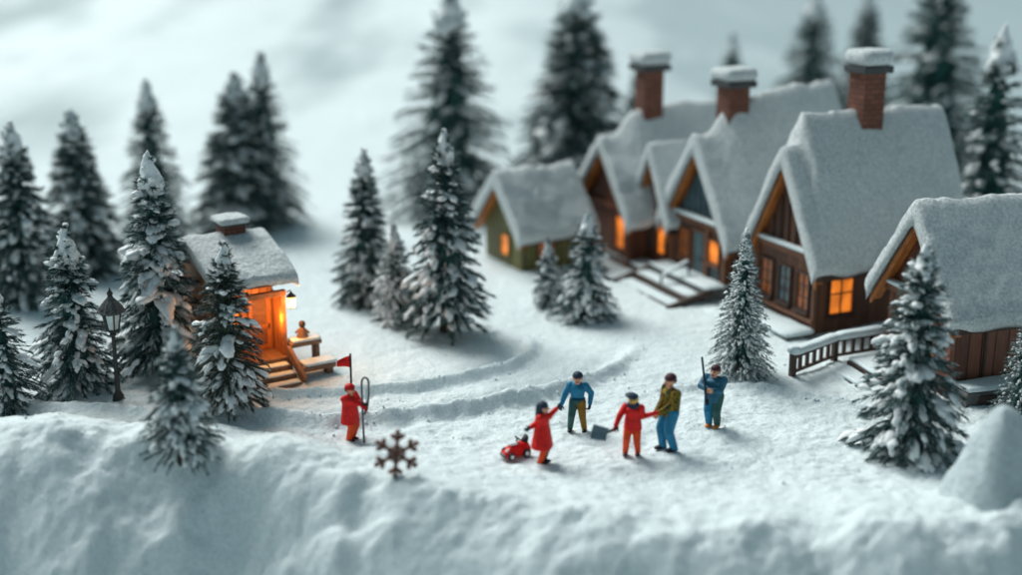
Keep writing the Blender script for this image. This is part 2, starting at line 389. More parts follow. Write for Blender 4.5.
def make_tree(name, label, loc, h, rad, style='laden', seed=1, group=None, lean=0, dens=1.0, needle=None, snowy=1.0, capk=1.0, rot=None, trunk_gap=.09):
    r = np.random.default_rng(seed)
    t = thing(name, label, 'tree', loc, r.random()*6.28 if rot is None else rot, group)
    t.rotation_euler = (0, lean, 0) if rot is None else (0, lean, rot)
    tr = MB(); tw = .03*h+.03
    tr.tube([(0,0,-.4),(0,0,0),(0,0,.15*h),(0,0,.6*h),(0,0,.97*h)], [tw*1.25,tw*1.1,tw*.85,tw*.5,.015], 9)
    tr.build('trunk', M['bark'], t, smooth=True)
    frosty = style == 'frost'
    nb = int((520 if frosty else 280)*dens*(1 if h > 3 else .75))
    ft = np.sort(r.random(nb))**1.25
    tt = trunk_gap+(.97-trunk_gap)*ft
    if not frosty:   # gather the limbs in loose whorls
        nw = int(7+h*1.5); w = np.round(tt*nw)/nw; tt = np.clip(tt*.70+w*.30+r.normal(0,.010,nb), trunk_gap, .985)
    az = np.arange(nb)*2.39996+r.normal(0,.35,nb)
    rad = rad*1.16; env = 1-tt**1.22
    if not frosty: env = env*np.where((tt > 1-.15*capk) & (r.random(nb) < .75), .25, 1)
    env *= np.where(tt < trunk_gap+.05, .86, 1)
    L = rad*env*(r.uniform(.84, 1.03, nb) if frosty else r.uniform(.74, 1.06, nb))*(1+.10*np.sin(az*2+seed))+.05
    pitch = np.interp(tt, [0,.35,.75,1], [-.20,-.05,.32,1.0])+r.normal(0,.10,nb)
    droop = np.interp(tt, [0,.5,1], [.26,.22,.0])
    kz = h/5.5
    ks = max(.55, min(1.2, kz))
    nl = (.15 if frosty else .36)*ks
    NV = []; NFr = []
    for i in range(nb):
        m = int((30 if frosty else 74)*max(.35, L[i]/rad)*1.15)+8
        s = r.uniform(.12, 1.04, m)
        o = np.array([math.cos(az[i]), math.sin(az[i]), 0]); sd = np.array([-o[1], o[0], 0])
        cp, sp = math.cos(pitch[i]), math.sin(pitch[i])
        P = np.outer(s*L[i]*cp, o); P[:,2] += tt[i]*h+s*L[i]*sp-droop[i]*L[i]*s*s
        d = o*cp+np.array([0,0,sp]); tang = d[None,:]-np.outer(2*droop[i]*s, [0,0,1])
        a = r.uniform(0, 6.28, m); upv = np.array([0,0,1.])
        spread = r.uniform(.25, 1.0, m) if not frosty else r.uniform(.4, 1.1, m)
        N = tang+np.outer(np.cos(a)*spread, sd)+np.outer(np.sin(a)*spread*.8-.22, upv)
        N /= np.linalg.norm(N, axis=1, keepdims=True)
        ln = nl*r.uniform(.6, 1.15, m)*(1-.35*s)
        ln = np.minimum(ln, L[i]*.9+.05)
        wv = np.cross(N, r.normal(size=(m,3))); wv /= np.linalg.norm(wv, axis=1, keepdims=True)
        wd = (.017 if frosty else .020)*ks*r.uniform(.7, 1.3, m)
        A = P-wv*wd[:,None]; Bq = P+wv*wd[:,None]; Cq = P+N*ln[:,None]
        NV.append(np.stack([A,Bq,Cq], 1).reshape(-1,3))
        up = np.clip(np.sin(a), -.3, 1)*.5+.3
        if frosty: f1 = np.clip(r.uniform(.1,1.1,m)*(.35+up), 0, 1); f0 = f1*.15
        else: f1 = np.where(r.random(m) < .22*snowy, r.uniform(.4,1.0,m), r.uniform(0,.16,m))*(.5+up); f0 = f1*.35
        NFr.append(np.stack([f0,f0,f1], 1).ravel())
    V = np.concatenate(NV); fr = np.concatenate(NFr)
    F = np.arange(len(V)).reshape(-1,3)
    # dark inner mass that stops the crown from being see-through everywhere
    kk = 18; zz = np.linspace(trunk_gap+.04, .95, 14)
    rr = rad*.30*(1-zz)**.9
    ang = np.arange(kk)/kk*6.28
    core = np.stack([(rr[:,None]*np.cos(ang)*(1+.3*r.normal(size=(14,kk)))).ravel(), (rr[:,None]*np.sin(ang)*(1+.3*r.normal(size=(14,kk)))).ravel(), np.repeat(zz*h, kk)+r.normal(0,.03,14*kk)*h*.4], 1)
    cf = []
    for i in range(13):
        for k in range(kk):
            a0 = i*kk+k; a1 = i*kk+(k+1)%kk
            cf += [(a0,a1,a1+kk),(a0,a1+kk,a0+kk)]
    cf = np.array(cf)+len(V)
    V = np.concatenate([V, core]); F = np.concatenate([F, cf]); fr = np.concatenate([fr, np.zeros(len(core))])
    pymesh('crown', V, F, needle or M['needle'], t, False, fr)
    # snow lying along the limbs
    C = []; D = []; S = []
    n = nb
    for i in range(nb):
        k = 0
        cnt = r.poisson((.70 if not frosty else 2.6)*snowy*(0.55+.6*L[i]/rad+.35*tt[i]))
        o = np.array([math.cos(az[i]), math.sin(az[i]), 0]); cp, sp = math.cos(pitch[i]), math.sin(pitch[i])
        for _ in range(cnt):
            s = r.uniform(.30, .90)
            p = o*s*L[i]*cp; p = p+np.array([0,0,tt[i]*h+s*L[i]*sp-droop[i]*L[i]*s*s])
            d = o*cp+np.array([0,0,sp-2*droop[i]*s-.12])+r.normal(0,.12,3)
            if frosty: ss = np.array([r.uniform(.05,.11), r.uniform(.035,.065), r.uniform(.03,.06)])*ks
            else:
                u = r.random()**1.6
                ss = np.array([.17+.36*u, .095+.115*u, .07+.07*u])*ks*r.uniform(.8,1.15)*(.55+.45*min(1, L[i]/rad*1.6))
                ss[0] = min(ss[0], L[i]*.45+.06)
            p[2] += ss[2]*.45+.01
            if frosty: C.append(p); D.append(d); S.append(ss)
            else:
                dn = d/np.linalg.norm(d); sdv = np.array([-o[1], o[0], 0])
                for q in range(2):
                    e = (q-.5)*1.2*r.uniform(.35,.7); lat = r.normal(0,.55)
                    pp = p+dn*e*ss[0]*1.1+sdv*lat*ss[1]; pp[2] -= abs(e)*.25*ss[0]+abs(lat)*.3*ss[1]
                    C.append(pp); D.append(d+sdv*r.normal(0,.35)); S.append(ss*np.array([.66,.85,.9])*r.uniform(.7,1.1))
    # crest of snow on the tip
    nt = 9 if not frosty else 4
    for j in range(nt if frosty else 0):
        q = j/(nt-1)
        zt = h*(1.0-.16*capk*(1-q)); wr = ((.25*(1-q)+.10)*ks*capk*.65 if frosty else min(.80*rad*(1-(1-.16*capk*(1-q))**1.22)+.055*ks, .42*ks))
        C.append(np.array([r.normal(0,.02), r.normal(0,.02), zt])); D.append(np.array([r.normal(0,.3), r.normal(0,.3), 1.0])); S.append(np.array([.20*ks*capk, wr, wr]))
    BV, BF = blob_field(C, D, S, seed+5, loc[1] < 38 and not frosty)
    if not frosty:   # thick lumpy cone of snow over the leader
        ns, nr = 20, 16; zz = np.linspace(0, 1, nr); t0 = 1-.175*capk
        A, Q = np.meshgrid(np.arange(ns)/ns*6.2832, zz)
        tz = t0+(1-t0)*Q
        rr = (.86*rad*(1-tz**1.22)+.06*ks)*np.sqrt(np.clip(1-Q**6, 0, 1))*(.85+.15*np.clip(Q/.12, 0, 1))
        p1, p2, p3 = r.random(3)*6.28
        rr = rr*(1+.10*np.sin(2*A+5*Q+p1)+.10*np.sin(3*A-9*Q+p2)+.04*np.sin(14*Q+p3+np.sin(A))+.035*r.normal(size=A.shape))
        lowz = .055*h*capk*(.5*np.sin(3*A+p2)+.5*np.sin(5*A+p3))*np.clip(1-Q/.35, 0, 1)
        kx = .025*ks*np.sin(6*Q+p1)
        CV = np.stack([rr*np.cos(A)+kx, rr*np.sin(A), h*tz*1.006+lowz], -1).reshape(-1, 3)
        fi = [(i*ns+k, i*ns+(k+1)%ns, (i+1)*ns+(k+1)%ns) for i in range(nr-1) for k in range(ns)]+[(i*ns+k, (i+1)*ns+(k+1)%ns, (i+1)*ns+k) for i in range(nr-1) for k in range(ns)]
        fi += [(0, k+1, k) for k in range(1, ns-1)]
        BF = np.concatenate([BF, np.array(fi)+len(BV)]); BV = np.concatenate([BV, CV])
    so_ = pymesh('snow', BV, BF, M['tree_snow'], t, True); so_['kind'] = 'stuff'
    return t
def copy_tree(src, name, label, loc, rz, sc, group=None):
    c = src.copy(); c.name = name; COL.objects.link(c); c.location = loc; c.rotation_euler = (0,0,rz); c.scale = sc
    c['label'] = label
    if group: c['group'] = group
    for ch in list(src.children):
        k = ch.copy(); COL.objects.link(k); k.parent = c
    return c
def size_at(p, pxh):
    """metres for a vertical pixel height standing at p"""
    y, z = p[1], p[2]-CH
    # solve for h so that the projected top is pxh above
    d0 = y*cc-z*cs; v0 = (y*cs+z*cc)/d0
    lo, hi = 0, 40
    for _ in range(40):
        m = (lo+hi)/2; d = y*cc-(z+m)*cs; v = (y*cs+(z+m)*cc)/d
        if (v-v0)*CF < pxh: lo = m
        else: hi = m
    return lo
def px_w(p, w): return w*(p[1]*cc-(p[2]-CH)*cs)/CF
WOODS = 'snow covered spruces around the village'
TREES = []
def tree(px, yb, yt, hw, label, style='laden', seed=1, name='spruce_tree', **kw):
    p = gp(px, yb); h = size_at(p, yb-yt); rad = px_w(p, hw)
    MOUNDS.append((p.x, p.y, .10, .7))
    p.z += .02
    return make_tree(name, label, p, h, rad, style, seed, WOODS, **kw)

def tree_sharp():
    tree(164,370,152,50,'tall snow laden spruce between the street lamp and the porch lit cabin',seed=11,snowy=1.1,capk=.95,dens=1.15)
    tree(79,388,224,43,'broad spruce with thick snow cone on its tip, just left of the street lamp',seed=12,snowy=.95,capk=1.25,dens=1.15,trunk_gap=.03)
    tree(5,407,283,40,'spruce cut off by the left edge, level with the street lamp foot',seed=13,snowy=.7,trunk_gap=.03,capk=1.1)
    tree(228,408,245,41,'dark spruce with pointed white tip right in front of the small porch lit cabin',seed=14,snowy=.85,needle=M['needle_olive'],lean=.03,capk=.8,dens=1.1)
    tree(183,462,330,39,'small blurred spruce on a bare stem in front, standing on the snow bank',seed=15,snowy=.95,trunk_gap=.11,capk=.8)
    tree(908,454,247,54,'big snow laden spruce with wide drooping limbs before the rightmost cabin',seed=16,snowy=1.15,dens=1.2,capk=.8,trunk_gap=.03)
    tree(740,375,232,34,'slim frosted bottle brush spruce before the steep roofed brown cabin with railing','frost',seed=17,dens=1.25,trunk_gap=.05)
    tree(1019,421,308,30,'finely frosted bush of a spruce at the right edge beside the snow heap','frost',seed=18,snowy=.4,dens=1.2,trunk_gap=.02)
    tree(447,334,130,43,'tall spruce with open lower limbs and bare foot in the middle, beside the curved path',seed=19,snowy=1.05,capk=.8,trunk_gap=.11)
    tree(586,318,212,31,'small spruce with heavy snow on its left, in front of the olive green cabin',seed=20,snowy=1.35,capk=1.1,trunk_gap=.03)
    tree(368,304,150,30,'slim dark spruce left of the tall middle spruce',seed=21,snowy=.9,trunk_gap=.05)
    tree(396,322,225,25,'short pale spruce thick with snow, squeezed left of the tall middle spruce',seed=22,snowy=3.2,capk=1.3,trunk_gap=.03)
    tree(548,306,240,16,'tiny thin snowy spruce just left of the small spruce by the olive cabin',seed=23,snowy=1.7,capk=1.3,trunk_gap=.03)
    tree(981,275,25,60,'dark spruce with snowy upswept limbs rising behind the roof of the rightmost cabin',seed=24,snowy=1.15,trunk_gap=.03)
    a = tree(28,303,122,39,'blurred dark spruce at the far left, nearest the left edge behind the front trees',seed=25,snowy=.9,dens=1.5,trunk_gap=.05)
    b = tree(452,212,-12,70,'huge blurred dark spruce reaching the top of the photo behind the middle trees',seed=26,snowy=.7,dens=1.7,trunk_gap=.05)
    # further trees share these two crowns
    def far(src, px, yb, yt, hw, label, rz):
        p = gp(px, yb); h = size_at(p, yb-yt); rad = px_w(p, hw*1.22)
        sh, sr = SRC[src.name]
        copy_tree(src, 'spruce_tree', label, p, rz, (rad/sr, rad/sr, h/sh), WOODS)
    for o, hw in ((a,39),(b,66)):
        z = max(v.co.z for v in o.children[-1].data.vertices); SRC[o.name] = (z, px_w(o.location, hw))
    far(a,85,272,114,36,'blurred spruce with a spiky top, second from the left in the back row',1.2)
    far(b,158,246,84,32,'blurred spruce whose top shows just above the tall snow laden spruce',2.2)
    far(a,242,226,76,38,'blurred spruce left of a close pair behind the porch lit cabin',3.3)
    far(b,268,222,56,34,'blurred spruce right of a close pair behind the porch lit cabin, the taller one',.6)
    far(a,575,196,-14,52,'blurred dark spruce rising behind the olive green cabin',4.1)
    far(b,728,150,36,20,'faint spruce showing its tip behind the middle chimney',5.0)
    far(a,638,150,62,17,'faint spruce half hidden behind the leftmost brick chimney',2.9)
    far(b,807,150,-6,36,'blurred spruce behind the second roof ridge, between two chimneys',1.9)
    far(a,860,130,-8,22,'thin blurred spruce behind the rightmost chimney',5.6)
    far(b,926,190,-40,62,'large blurred spruce behind the steep snowy roof with the brick chimney',3.6)
    far(a,0,304,228,20,'short blurred spruce cut by the left edge, just above the edge tree',4.6)
SRC = {}

# ------------------------------------------------------------------ houses
def house(name, label, px, th, w, d, ev, rg, ovx, ovy, wallm, T=.34, rise=0, step=0, stepw=.26, boards=None, world=None):
    th = R(th)
    X = Vector((math.cos(th), -math.sin(th), 0)); Y = Vector((math.sin(th), math.cos(th), 0))
    if world is None:
        c = flat(*px); p = Vector((c[0], c[1], 0))-X*(w/2)
    else: p = Vector(world)
    t = thing(name, label, 'house', p, -th)
    sl = (rg-ev)/(w/2)
    # walls: one closed gabled block
    wb = MB(); z0 = -.5; f = .06
    prof = [(-w/2,z0),(w/2,z0),(w/2,ev-f),(0,rg-f),(-w/2,ev-f)]
    V = [(x,0,z) for x,z in prof]+[(x,d,z) for x,z in prof]
    wb.add(V, [(0,1,2,3,4),(9,8,7,6,5)]+[(i,i+5,(i+1)%5+5,(i+1)%5) for i in range(5)])
    wb.build('wall', wallm, t)
    # roof boards
    rb = MB()
    ex = w/2+ovx; ez = ev-sl*ovx; th_ = .10
    def rz_(x, y): return rg-sl*abs(x)+rise*max(0, y)/d*max(0, 1-abs(x)/ex)
    for sgn in (-1, 1):
        P = []
        for dz in (0, th_*math.sqrt(1+sl*sl)):
            P += [(0,-ovy,rz_(0,-ovy)+dz),(sgn*ex,-ovy,ez+dz),(sgn*ex,d+ovy,ez+dz),(0,d+ovy,rz_(0,d+ovy)+dz)]
        rb.hexa(P)
    rb.build('roof', M['dark_trim'], t)
    # bargeboards along the front verge
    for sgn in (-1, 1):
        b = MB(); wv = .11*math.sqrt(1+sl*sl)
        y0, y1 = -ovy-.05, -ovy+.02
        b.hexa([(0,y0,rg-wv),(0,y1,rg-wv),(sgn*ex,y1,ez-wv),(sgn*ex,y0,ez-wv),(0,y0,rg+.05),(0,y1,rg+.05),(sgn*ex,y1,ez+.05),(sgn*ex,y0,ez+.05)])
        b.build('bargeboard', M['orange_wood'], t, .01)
    # soffit boards in orange-brown wood
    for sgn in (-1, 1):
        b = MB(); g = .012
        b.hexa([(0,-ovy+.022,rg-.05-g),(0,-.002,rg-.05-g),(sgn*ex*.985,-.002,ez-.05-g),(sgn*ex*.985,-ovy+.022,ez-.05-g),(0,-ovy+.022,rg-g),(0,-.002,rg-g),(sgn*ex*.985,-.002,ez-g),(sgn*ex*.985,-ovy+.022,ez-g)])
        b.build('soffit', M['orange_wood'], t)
    # snow on the roof
    nu, nv = 76, 90
    k = math.sqrt(1+sl*sl)
    half = ex*k+.05                       # slope length
    vv = np.linspace(-ovy-.17, d+ovy+.17, nv); vv = (vv+0*vv); uu = np.linspace(-half, half, nu)
    # denser rows near the edges
    uu = half*np.sign(uu)*(1-(1-np.abs(uu)/half)**1.35)
    U, W = np.meshgrid(uu, vv, indexing='ij')
    px_ = U/k
    soft = .09
    ax = np.sqrt(px_**2+soft*soft)-soft*.6
    base = rg+th_*k-sl*ax+.01
    base = base+rise*np.clip(W, 0, None)/d*np.clip(1-np.abs(px_)/ex, 0, None)
    e_u = half-np.abs(U); e_v = np.minimum(W-vv[0], vv[-1]-W)
    def rd(e, r): return np.sqrt(np.clip(1-(1-np.clip(e/r, 0, 1))**2, 0, 1))
    so = rng.random(2)*60
    TT = T*rd(e_u, T*.6)*(.25+.75*rd(e_v, .20))
    wob = 1+.16*fbm(U/1.1+so[0], W/1.1+so[1], 3)+.07*fbm(U/.28+so[1], W/.28, 2)
    TT = TT*wob
    SS = 0
    if step:
        SS = step*sstep(.08, stepw, W-.10*vnoise(U/.5, W*0+1))*np.clip(1-np.abs(px_)/ex, 0, 1)*rd(vv[-1]-W, .3)
    nx = np.tanh(px_/.2)*sl/k; nz = 1/k
    ridge_ = 1-np.abs(np.tanh(px_/.2)); nz2 = nz+(min(k, 1.7)-nz)*ridge_
    edge_out = .10*(1-rd(e_v, T))
    top = np.stack([px_+nx*TT, W+np.sign(W-d/2)*(T*.30*np.sin(np.pi*np.clip(e_v/(T*.9), 0, 1)))*(TT > .02), base+nz2*TT+SS], -1)
    # the lower lip sags and waves
    sag = np.clip(1-e_u/.5, 0, 1)**2*(.10+.09*vnoise(W/.8+so[0], U*0+np.sign(U)*7))
    top[...,2] -= sag
    bot = np.stack([px_, W, base-.012], -1); bot[...,2] -= sag*.9+.13*k*np.clip(1-e_v/.16, 0, 1)
    Vt = top.reshape(-1,3); Vb = bot.reshape(-1,3); n = nu*nv
    F = []
    for i in range(nu-1):
        for j in range(nv-1):
            q = i*nv+j
            F.append((q, q+nv, q+nv+1, q+1)); F.append((q+n, q+1+n, q+nv+1+n, q+nv+n))
    for i in range(nu-1):
        for j in (0, nv-1):
            q = i*nv+j; F.append((q, q+nv, q+nv+n, q+n))
    for j in range(nv-1):
        for i in (0, nu-1):
            q = i*nv+j; F.append((q, q+1, q+1+n, q+n))
    o = pymesh('roof_snow', np.concatenate([Vt, Vb]), F, M['roof_snow'], t)
    bm = bmesh.new(); bm.from_mesh(o.data); bmesh.ops.recalc_face_normals(bm, faces=bm.faces); bm.to_mesh(o.data); bm.free()
    H = dict(t=t, w=w, d=d, ev=ev, rg=rg, sl=sl, ovx=ovx, ovy=ovy, rise=rise)
    return H
def fmap(H, face):
    w = H['w']
    if face == 'front': return lambda a, n, z: (a, -n, z)
    return lambda a, n, z: (w/2+n, a, z)
def fbox(mb, f, a0, a1, n0, n1, z0, z1):
    mb.hexa([f(a0,n0,z0), f(a1,n0,z0), f(a1,n1,z0), f(a0,n1,z0), f(a0,n0,z1), f(a1,n0,z1), f(a1,n1,z1), f(a0,n1,z1)])
def window(H, face, a, z, ww, hh, lit, bars=(1,1), fm=None, sill=True):
    f = fmap(H, face); fr = MB(); b = .07; n1 = .09
    fbox(fr, f, a-ww/2-b, a-ww/2, .0, n1, z-b, z+hh+b); fbox(fr, f, a+ww/2, a+ww/2+b, .0, n1, z-b, z+hh+b)
    fbox(fr, f, a-ww/2, a+ww/2, .0, n1, z+hh, z+hh+b); fbox(fr, f, a-ww/2, a+ww/2, .0, n1, z-b, z)
    for i in range(bars[0]):
        q = a-ww/2+ww*(i+1)/(bars[0]+1); fbox(fr, f, q-.022, q+.022, .0, .055, z, z+hh)
    for i in range(bars[1]):
        q = z+hh*(i+1)/(bars[1]+1); fbox(fr, f, a-ww/2, a+ww/2, .0, .050, q-.022, q+.022)
    o = fr.build('window', fm or M['dark_trim'], H['t'], .008)
    p = MB(); fbox(p, f, a-ww/2, a+ww/2, .004, .02, z, z+hh)
    p.build('pane', M[lit], o)
    if sill:
        s = MB(); fbox(s, f, a-ww/2-b-.04, a+ww/2+b+.04, .0, .17, z-b-.06, z-b-.003); s.build('sill', fm or M['dark_trim'], o, .01)
    return o
def chimney(H, x, y, sx, sy, z0, z1, capr=.1, snow=.22, ch=.22):
    c = MB(); c.box(x-sx/2, x+sx/2, y-sy/2, y+sy/2, z0, z1); o = c.build('chimney', M['brick'], H['t'], .01)
    k = MB(); k.box(x-sx/2-capr, x+sx/2+capr, y-sy/2-capr, y+sy/2+capr, z1+.003, z1+ch); k.build('cap', M['cap'], o, .03)
    snow_slab('snow', o, (x, y, z1+ch-.005), (sx+2*capr+.1, sy+2*capr+.1, snow), amp=.02, m=M['roof_snow'])
    return o
def post(H, x, y, z0, z1, s=.14, m=None, nm='post'):
    b = MB(); b.box(x-s/2, x+s/2, y-s/2, y+s/2, z0, z1); return b.build(nm, m or M['trim'], H['t'], .012)
def gable_beam(H, z, m=None, snow=True):
    w = H['w']; b = MB(); b.box(-w/2-.08, w/2+.08, -.14, -.003, z-.2, z); o = b.build('beam', m or M['trim'], H['t'], .012)
    if snow: snow_slab('snow', o, (0, -.10, z), (w+.2, .24, .13), amp=.012)

def build_houses():
    # ---- steep roofed cabin with the railing
    H = house('cabin','steep roofed brown cabin with brick chimney, one orange side window and white railing',(812,335),66,3.0,5.3,2.5,5.1,.40,.27,M['brown'],T=.30,step=1.0,stepw=.18)
    t = H['t']
    gable_beam(H, 2.52)
    for i in range(7):
        x = -1.2+i*.4; zt = H['rg']-H['sl']*abs(x)-.35
        if zt > 2.75: post(H, x, -.035, 2.54, zt, .075, M['dark_trim'], 'batten')
    for i in range(3):
        window(H, 'front', -1.0+i*.98, .72, .56, 1.12, ('dim','glass_pale','dim')[i], (1,2))
    window(H, 'right', .98, .62, .84, 1.25, 'lit', (1,1))
    post(H, -1.56, -.03, -.3, 2.3, .17); post(H, 1.55, -.03, -.3, 2.3, .17, M['brown'])
    post(H, 1.545, 5.2, -.3, 2.3, .16)
    b = MB(); b.box(-1.62, 1.62, -.16, -.004, .38, .52); b.build('beam', M['trim'], t, .01)
    chimney(H, .05, 2.6, .80, .80, 4.6, 7.85, .15, .50)
    p = MB(); p.box(-1.9, 1.75, -1.15, -.17, -.4, .12); pd = p.build('porch_deck', M['grey_wood'], t, .02)
    snow_slab('snow', pd, (-.07, -.66, .12), (3.75, 1.1, .16), amp=.03)
    p = MB(); p.box(-1.9, 1.2, -1.75, -1.17, -.4, -.02); pd = p.build('step', M['grey_wood'], t, .02)
    snow_slab('snow', pd, (-.35, -1.47, -.02), (3.2, .66, .12), amp=.02)
    # railing running down from the right of the house
    W2L = (Matrix.Translation(t.location) @ Matrix.Rotation(t.rotation_euler.z, 4, 'Z')).inverted()
    def loc(px, py, z=0):
        g = flat(px, py, z); return W2L @ Vector((g[0], g[1], z))
    A = loc(792, 378); Bp = loc(834, 362); Cp = loc(905, 350)
    r = MB()
    hA, hB, hC = .62, .68, .64
    for P, hh in ((A,.74),(Bp,.70),(Cp,.68)): r.box(P.x-.08, P.x+.08, P.y-.08, P.y+.08, -.3, hh)
    r.bar(A+Vector((0,0,hA)), Bp+Vector((0,0,hB)), .13, .09); r.bar(Bp+Vector((0,0,hB)), Cp+Vector((0,0,hC)), .13, .09)
    r.bar(A+Vector((0,0,.18)), Bp+Vector((0,0,.2)), .09, .08); r.bar(Bp+Vector((0,0,.2)), Cp+Vector((0,0,.2)), .09, .08)
    rl = r.build('railing', M['dark_trim'], t, .01)
    for P, Q, n in ((A,Bp,6),(Bp,Cp,8)):
        for i in range(1, n):
            q = P.lerp(Q, i/n); m = MB(); m.box(q.x-.045, q.x+.045, q.y-.045, q.y+.045, .2, .62); m.build('baluster', M['dark_trim'], rl, .006)
    for P, Q in ((A,Bp),(Bp,Cp)):
        dv = Q-P; mid = (P+Q)/2
        snow_slab('snow', rl, (mid.x, mid.y, .68), (dv.length+.16, .34, .22), rz=math.atan2(dv.y, dv.x), amp=.02)
    snow_slab('snow', rl, (A.x, A.y, .73), (.34, .34, .24), amp=.02)

    # ---- glazed gable lodge in the middle
    H = house('cabin','brown cabin with glazed gable, blue door and wide snowy steps',(724,300),66,3.3,4.8,2.5,4.8,.55,.27,M['brown'],T=.36,rise=.6,step=.95,stepw=1.0)
    t = H['t']
    gable_beam(H, 2.45)
    gw = MB(); zb, zt = 2.62, 4.35
    gw.add([(-1.25,-.03,zb),(1.25,-.03,zb),(0,-.03,zt)], [(0,1,2)]); g = gw.build('gable_window', M['glass_pale'], t)
    for i in range(7):
        x = -1.02+i*.34; z1 = zb+(zt-zb)*(1-abs(x)/1.25); m = MB(); m.box(x-.035, x+.035, -.10, -.034, zb, z1); m.build('mullion', M['door_blue'], g)
    f = fmap(H, 'front')
    dr = MB(); fbox(dr, f, -.30, .36, .0, .06, .30, 2.02); o = dr.build('door', M['door_blue'], t, .01)
    m = MB(); fbox(m, f, -.20, .26, .062, .07, 1.15, 1.9); m.build('pane', M['glass_pale'], o)
    m = MB(); fbox(m, f, -.39, -.302, .0, .09, .3, 2.1); fbox(m, f, .362, .45, .0, .09, .3, 2.1); fbox(m, f, -.302, .362, .0, .09, 2.022, 2.1); m.build('frame', M['trim'], o)
    m = MB(); m.tube([(.26,-.06,1.05),(.26,-.12,1.05),(.26,-.12,1.2)], .02, 8); m.build('handle', M['iron'], o)
    window(H, 'front', .98, 1.15, .58, .72, 'lit', (0,0), M['trim']); 
    window(H, 'front', -.95, .95, .56, .95, 'dim', (1,1), M['trim'])
    lw = MB(); fbox(lw, f, .7, 1.26, .003, .03, .38, .95); lw.build('panel', M['glass'], t)
    for x in (-1.66, 1.66, .58): post(H, x, -.04, -.3, 2.3, .16)
    b = MB(); b.box(-1.9, 1.9, -.95, -.01, -.4, .50); pd = b.build('porch_deck', M['grey_wood'], t, .02)
    snow_slab('snow', pd, (0, -.5, .50), (3.8, .86, .08), amp=.02)
    for i, (y0, z) in enumerate(((-1.6,.26),(-2.25,.02))):
        b = MB(); b.box(-1.75, 1.75, y0, y0+.64, -.5, z+.03); s = b.build('step', M['dark_trim'], t, .015)
        snow_slab('snow', s, (0, y0+.34, z+.03), (3.45, .52, .07), amp=.02)
    b = MB(); b.bar((1.85,-.6,.42), (1.85,-2.35,.0), .12, .24); b.build('stringer', M['dark_trim'], t, .012)
    b = MB(); b.bar((-1.85,-.6,.42), (-1.85,-2.35,.0), .12, .24); b.build('stringer', M['dark_trim'], t, .012)
    hr = MB(); hr.bar((.15,-.5,1.0), (.0,-1.5,.62), .07, .06); hr.bar((.15,-.5,.3), (.15,-.5,1.0), .07, .07); hr.bar((0,-1.5,.05), (0,-1.5,.62), .07, .07)
    o = hr.build('handrail', M['door_blue'], t, .01)
    snow_slab('snow', o, (.07, -1.0, .80), (1.1, .16, .09), rz=R(98), amp=.01, slope=.32)
    chimney(H, -.02, 1.1, .80, .80, 4.4, 6.95, .17, .42)

    # ---- little annex between the two
    H = house('cabin','narrow low brown cabin squeezed between two larger cabins',(669,275),66,2.0,3.2,2.2,4.1,.34,.26,M['red_brown'],T=.28)
    window(H, 'front', .48, .70, .46, 1.0, 'lit', (0,0), M['trim'])
    window(H, 'front', -.40, .70, .46, .95, 'glass', (0,1), M['trim'])
    gable_beam(H, 2.15, M['orange_wood'], False)
    b = MB(); b.box(-2.4, 1.3, -.75, -.01, -.4, .16); pd = b.build('porch_deck', M['trim'], H['t'], .02)
    snow_slab('snow', pd, (-.55, -.42, .16), (3.75, .8, .10), amp=.02)

    # ---- red brown cabin at the back
    H = house('cabin','red brown cabin behind the small spruce, tall brick chimney and one orange window',(629,267),66,3.5,5.2,2.1,4.1,.52,.28,M['red_brown'],T=.34,rise=.5,step=.7,stepw=1.0)
    window(H, 'front', 1.12, .62, .62, 1.15, 'lit', (0,0), M['trim'])
    gable_beam(H, 2.12, M['red_brown'], False)
    for x in (-1.76, 1.76): post(H, x, -.04, -.3, 1.95, .16, M['red_brown'])
    chimney(H, 0, 1.65, .78, .78, 3.9, 6.95, .20, .50)

    # ---- nearest cabin at the right edge
    H = house('cabin','nearest red brown cabin at the right edge, low snowy roof without chimney',(946,396),72,3.0,5.8,2.5,4.55,.45,.30,M['red_brown'],T=.32)
    t = H['t']
    gable_beam(H, 2.45, M['trim'])
    window(H, 'front', .62, .9, .6, .95, 'lit', (1,1)); window(H, 'front', -.6, .9, .6, .95, 'glass', (1,1))
    for y in (1.1, 2.3, 3.5, 4.7): post(H, 1.53, y, -.3, 2.2, .08, M['dark_trim'], 'batten')
    b = MB(); b.box(1.56, 2.25, .1, 5.9, -.4, .30); pd = b.build('porch_deck', M['grey_wood'], t, .02)
    snow_slab('snow', pd, (1.9, 3.0, .30), (.74, 5.7, .16), amp=.02)
    for i in range(3):
        y = .5+i*1.9; m = MB(); m.box(2.256, 2.30, y, y+.8, -.05, .2); m.build('vent', M['dark_trim'], pd, .01)
    b = MB(); b.box(-1.6, .2, -1.2, -.2, -.4, .14); s = b.build('step', M['dark_trim'], t, .015); snow_slab('snow', s, (-.7, -.7, .14), (1.8, .95, .12), amp=.02)
    b = MB(); b.box(-1.9, .1, -1.9, -1.22, -.4, -.02); s = b.build('step', M['dark_trim'], t, .015); snow_slab('snow', s, (-.9, -1.56, -.02), (2.0, .64, .10), amp=.02)

    # ---- olive green cabin
    H = house('cabin','small olive green cabin with one orange window and plain snowy roof',(522,272),60,2.7,2.55,1.5,2.95,.40,.26,M['green'],T=.36)
    window(H, 'front', .18, .42, .52, .72, 'lit', (0,0), M['green'], False)
    window(H, 'right', 1.0, .4, .6, .7, 'dim', (0,0), M['dark_trim'], False)

    # ---- porch lit cabin on the left
    th = R(57); X = Vector((math.cos(th), -math.sin(th), 0)); Y = Vector((math.sin(th), math.cos(th), 0))
    w, d = 2.6, 1.75
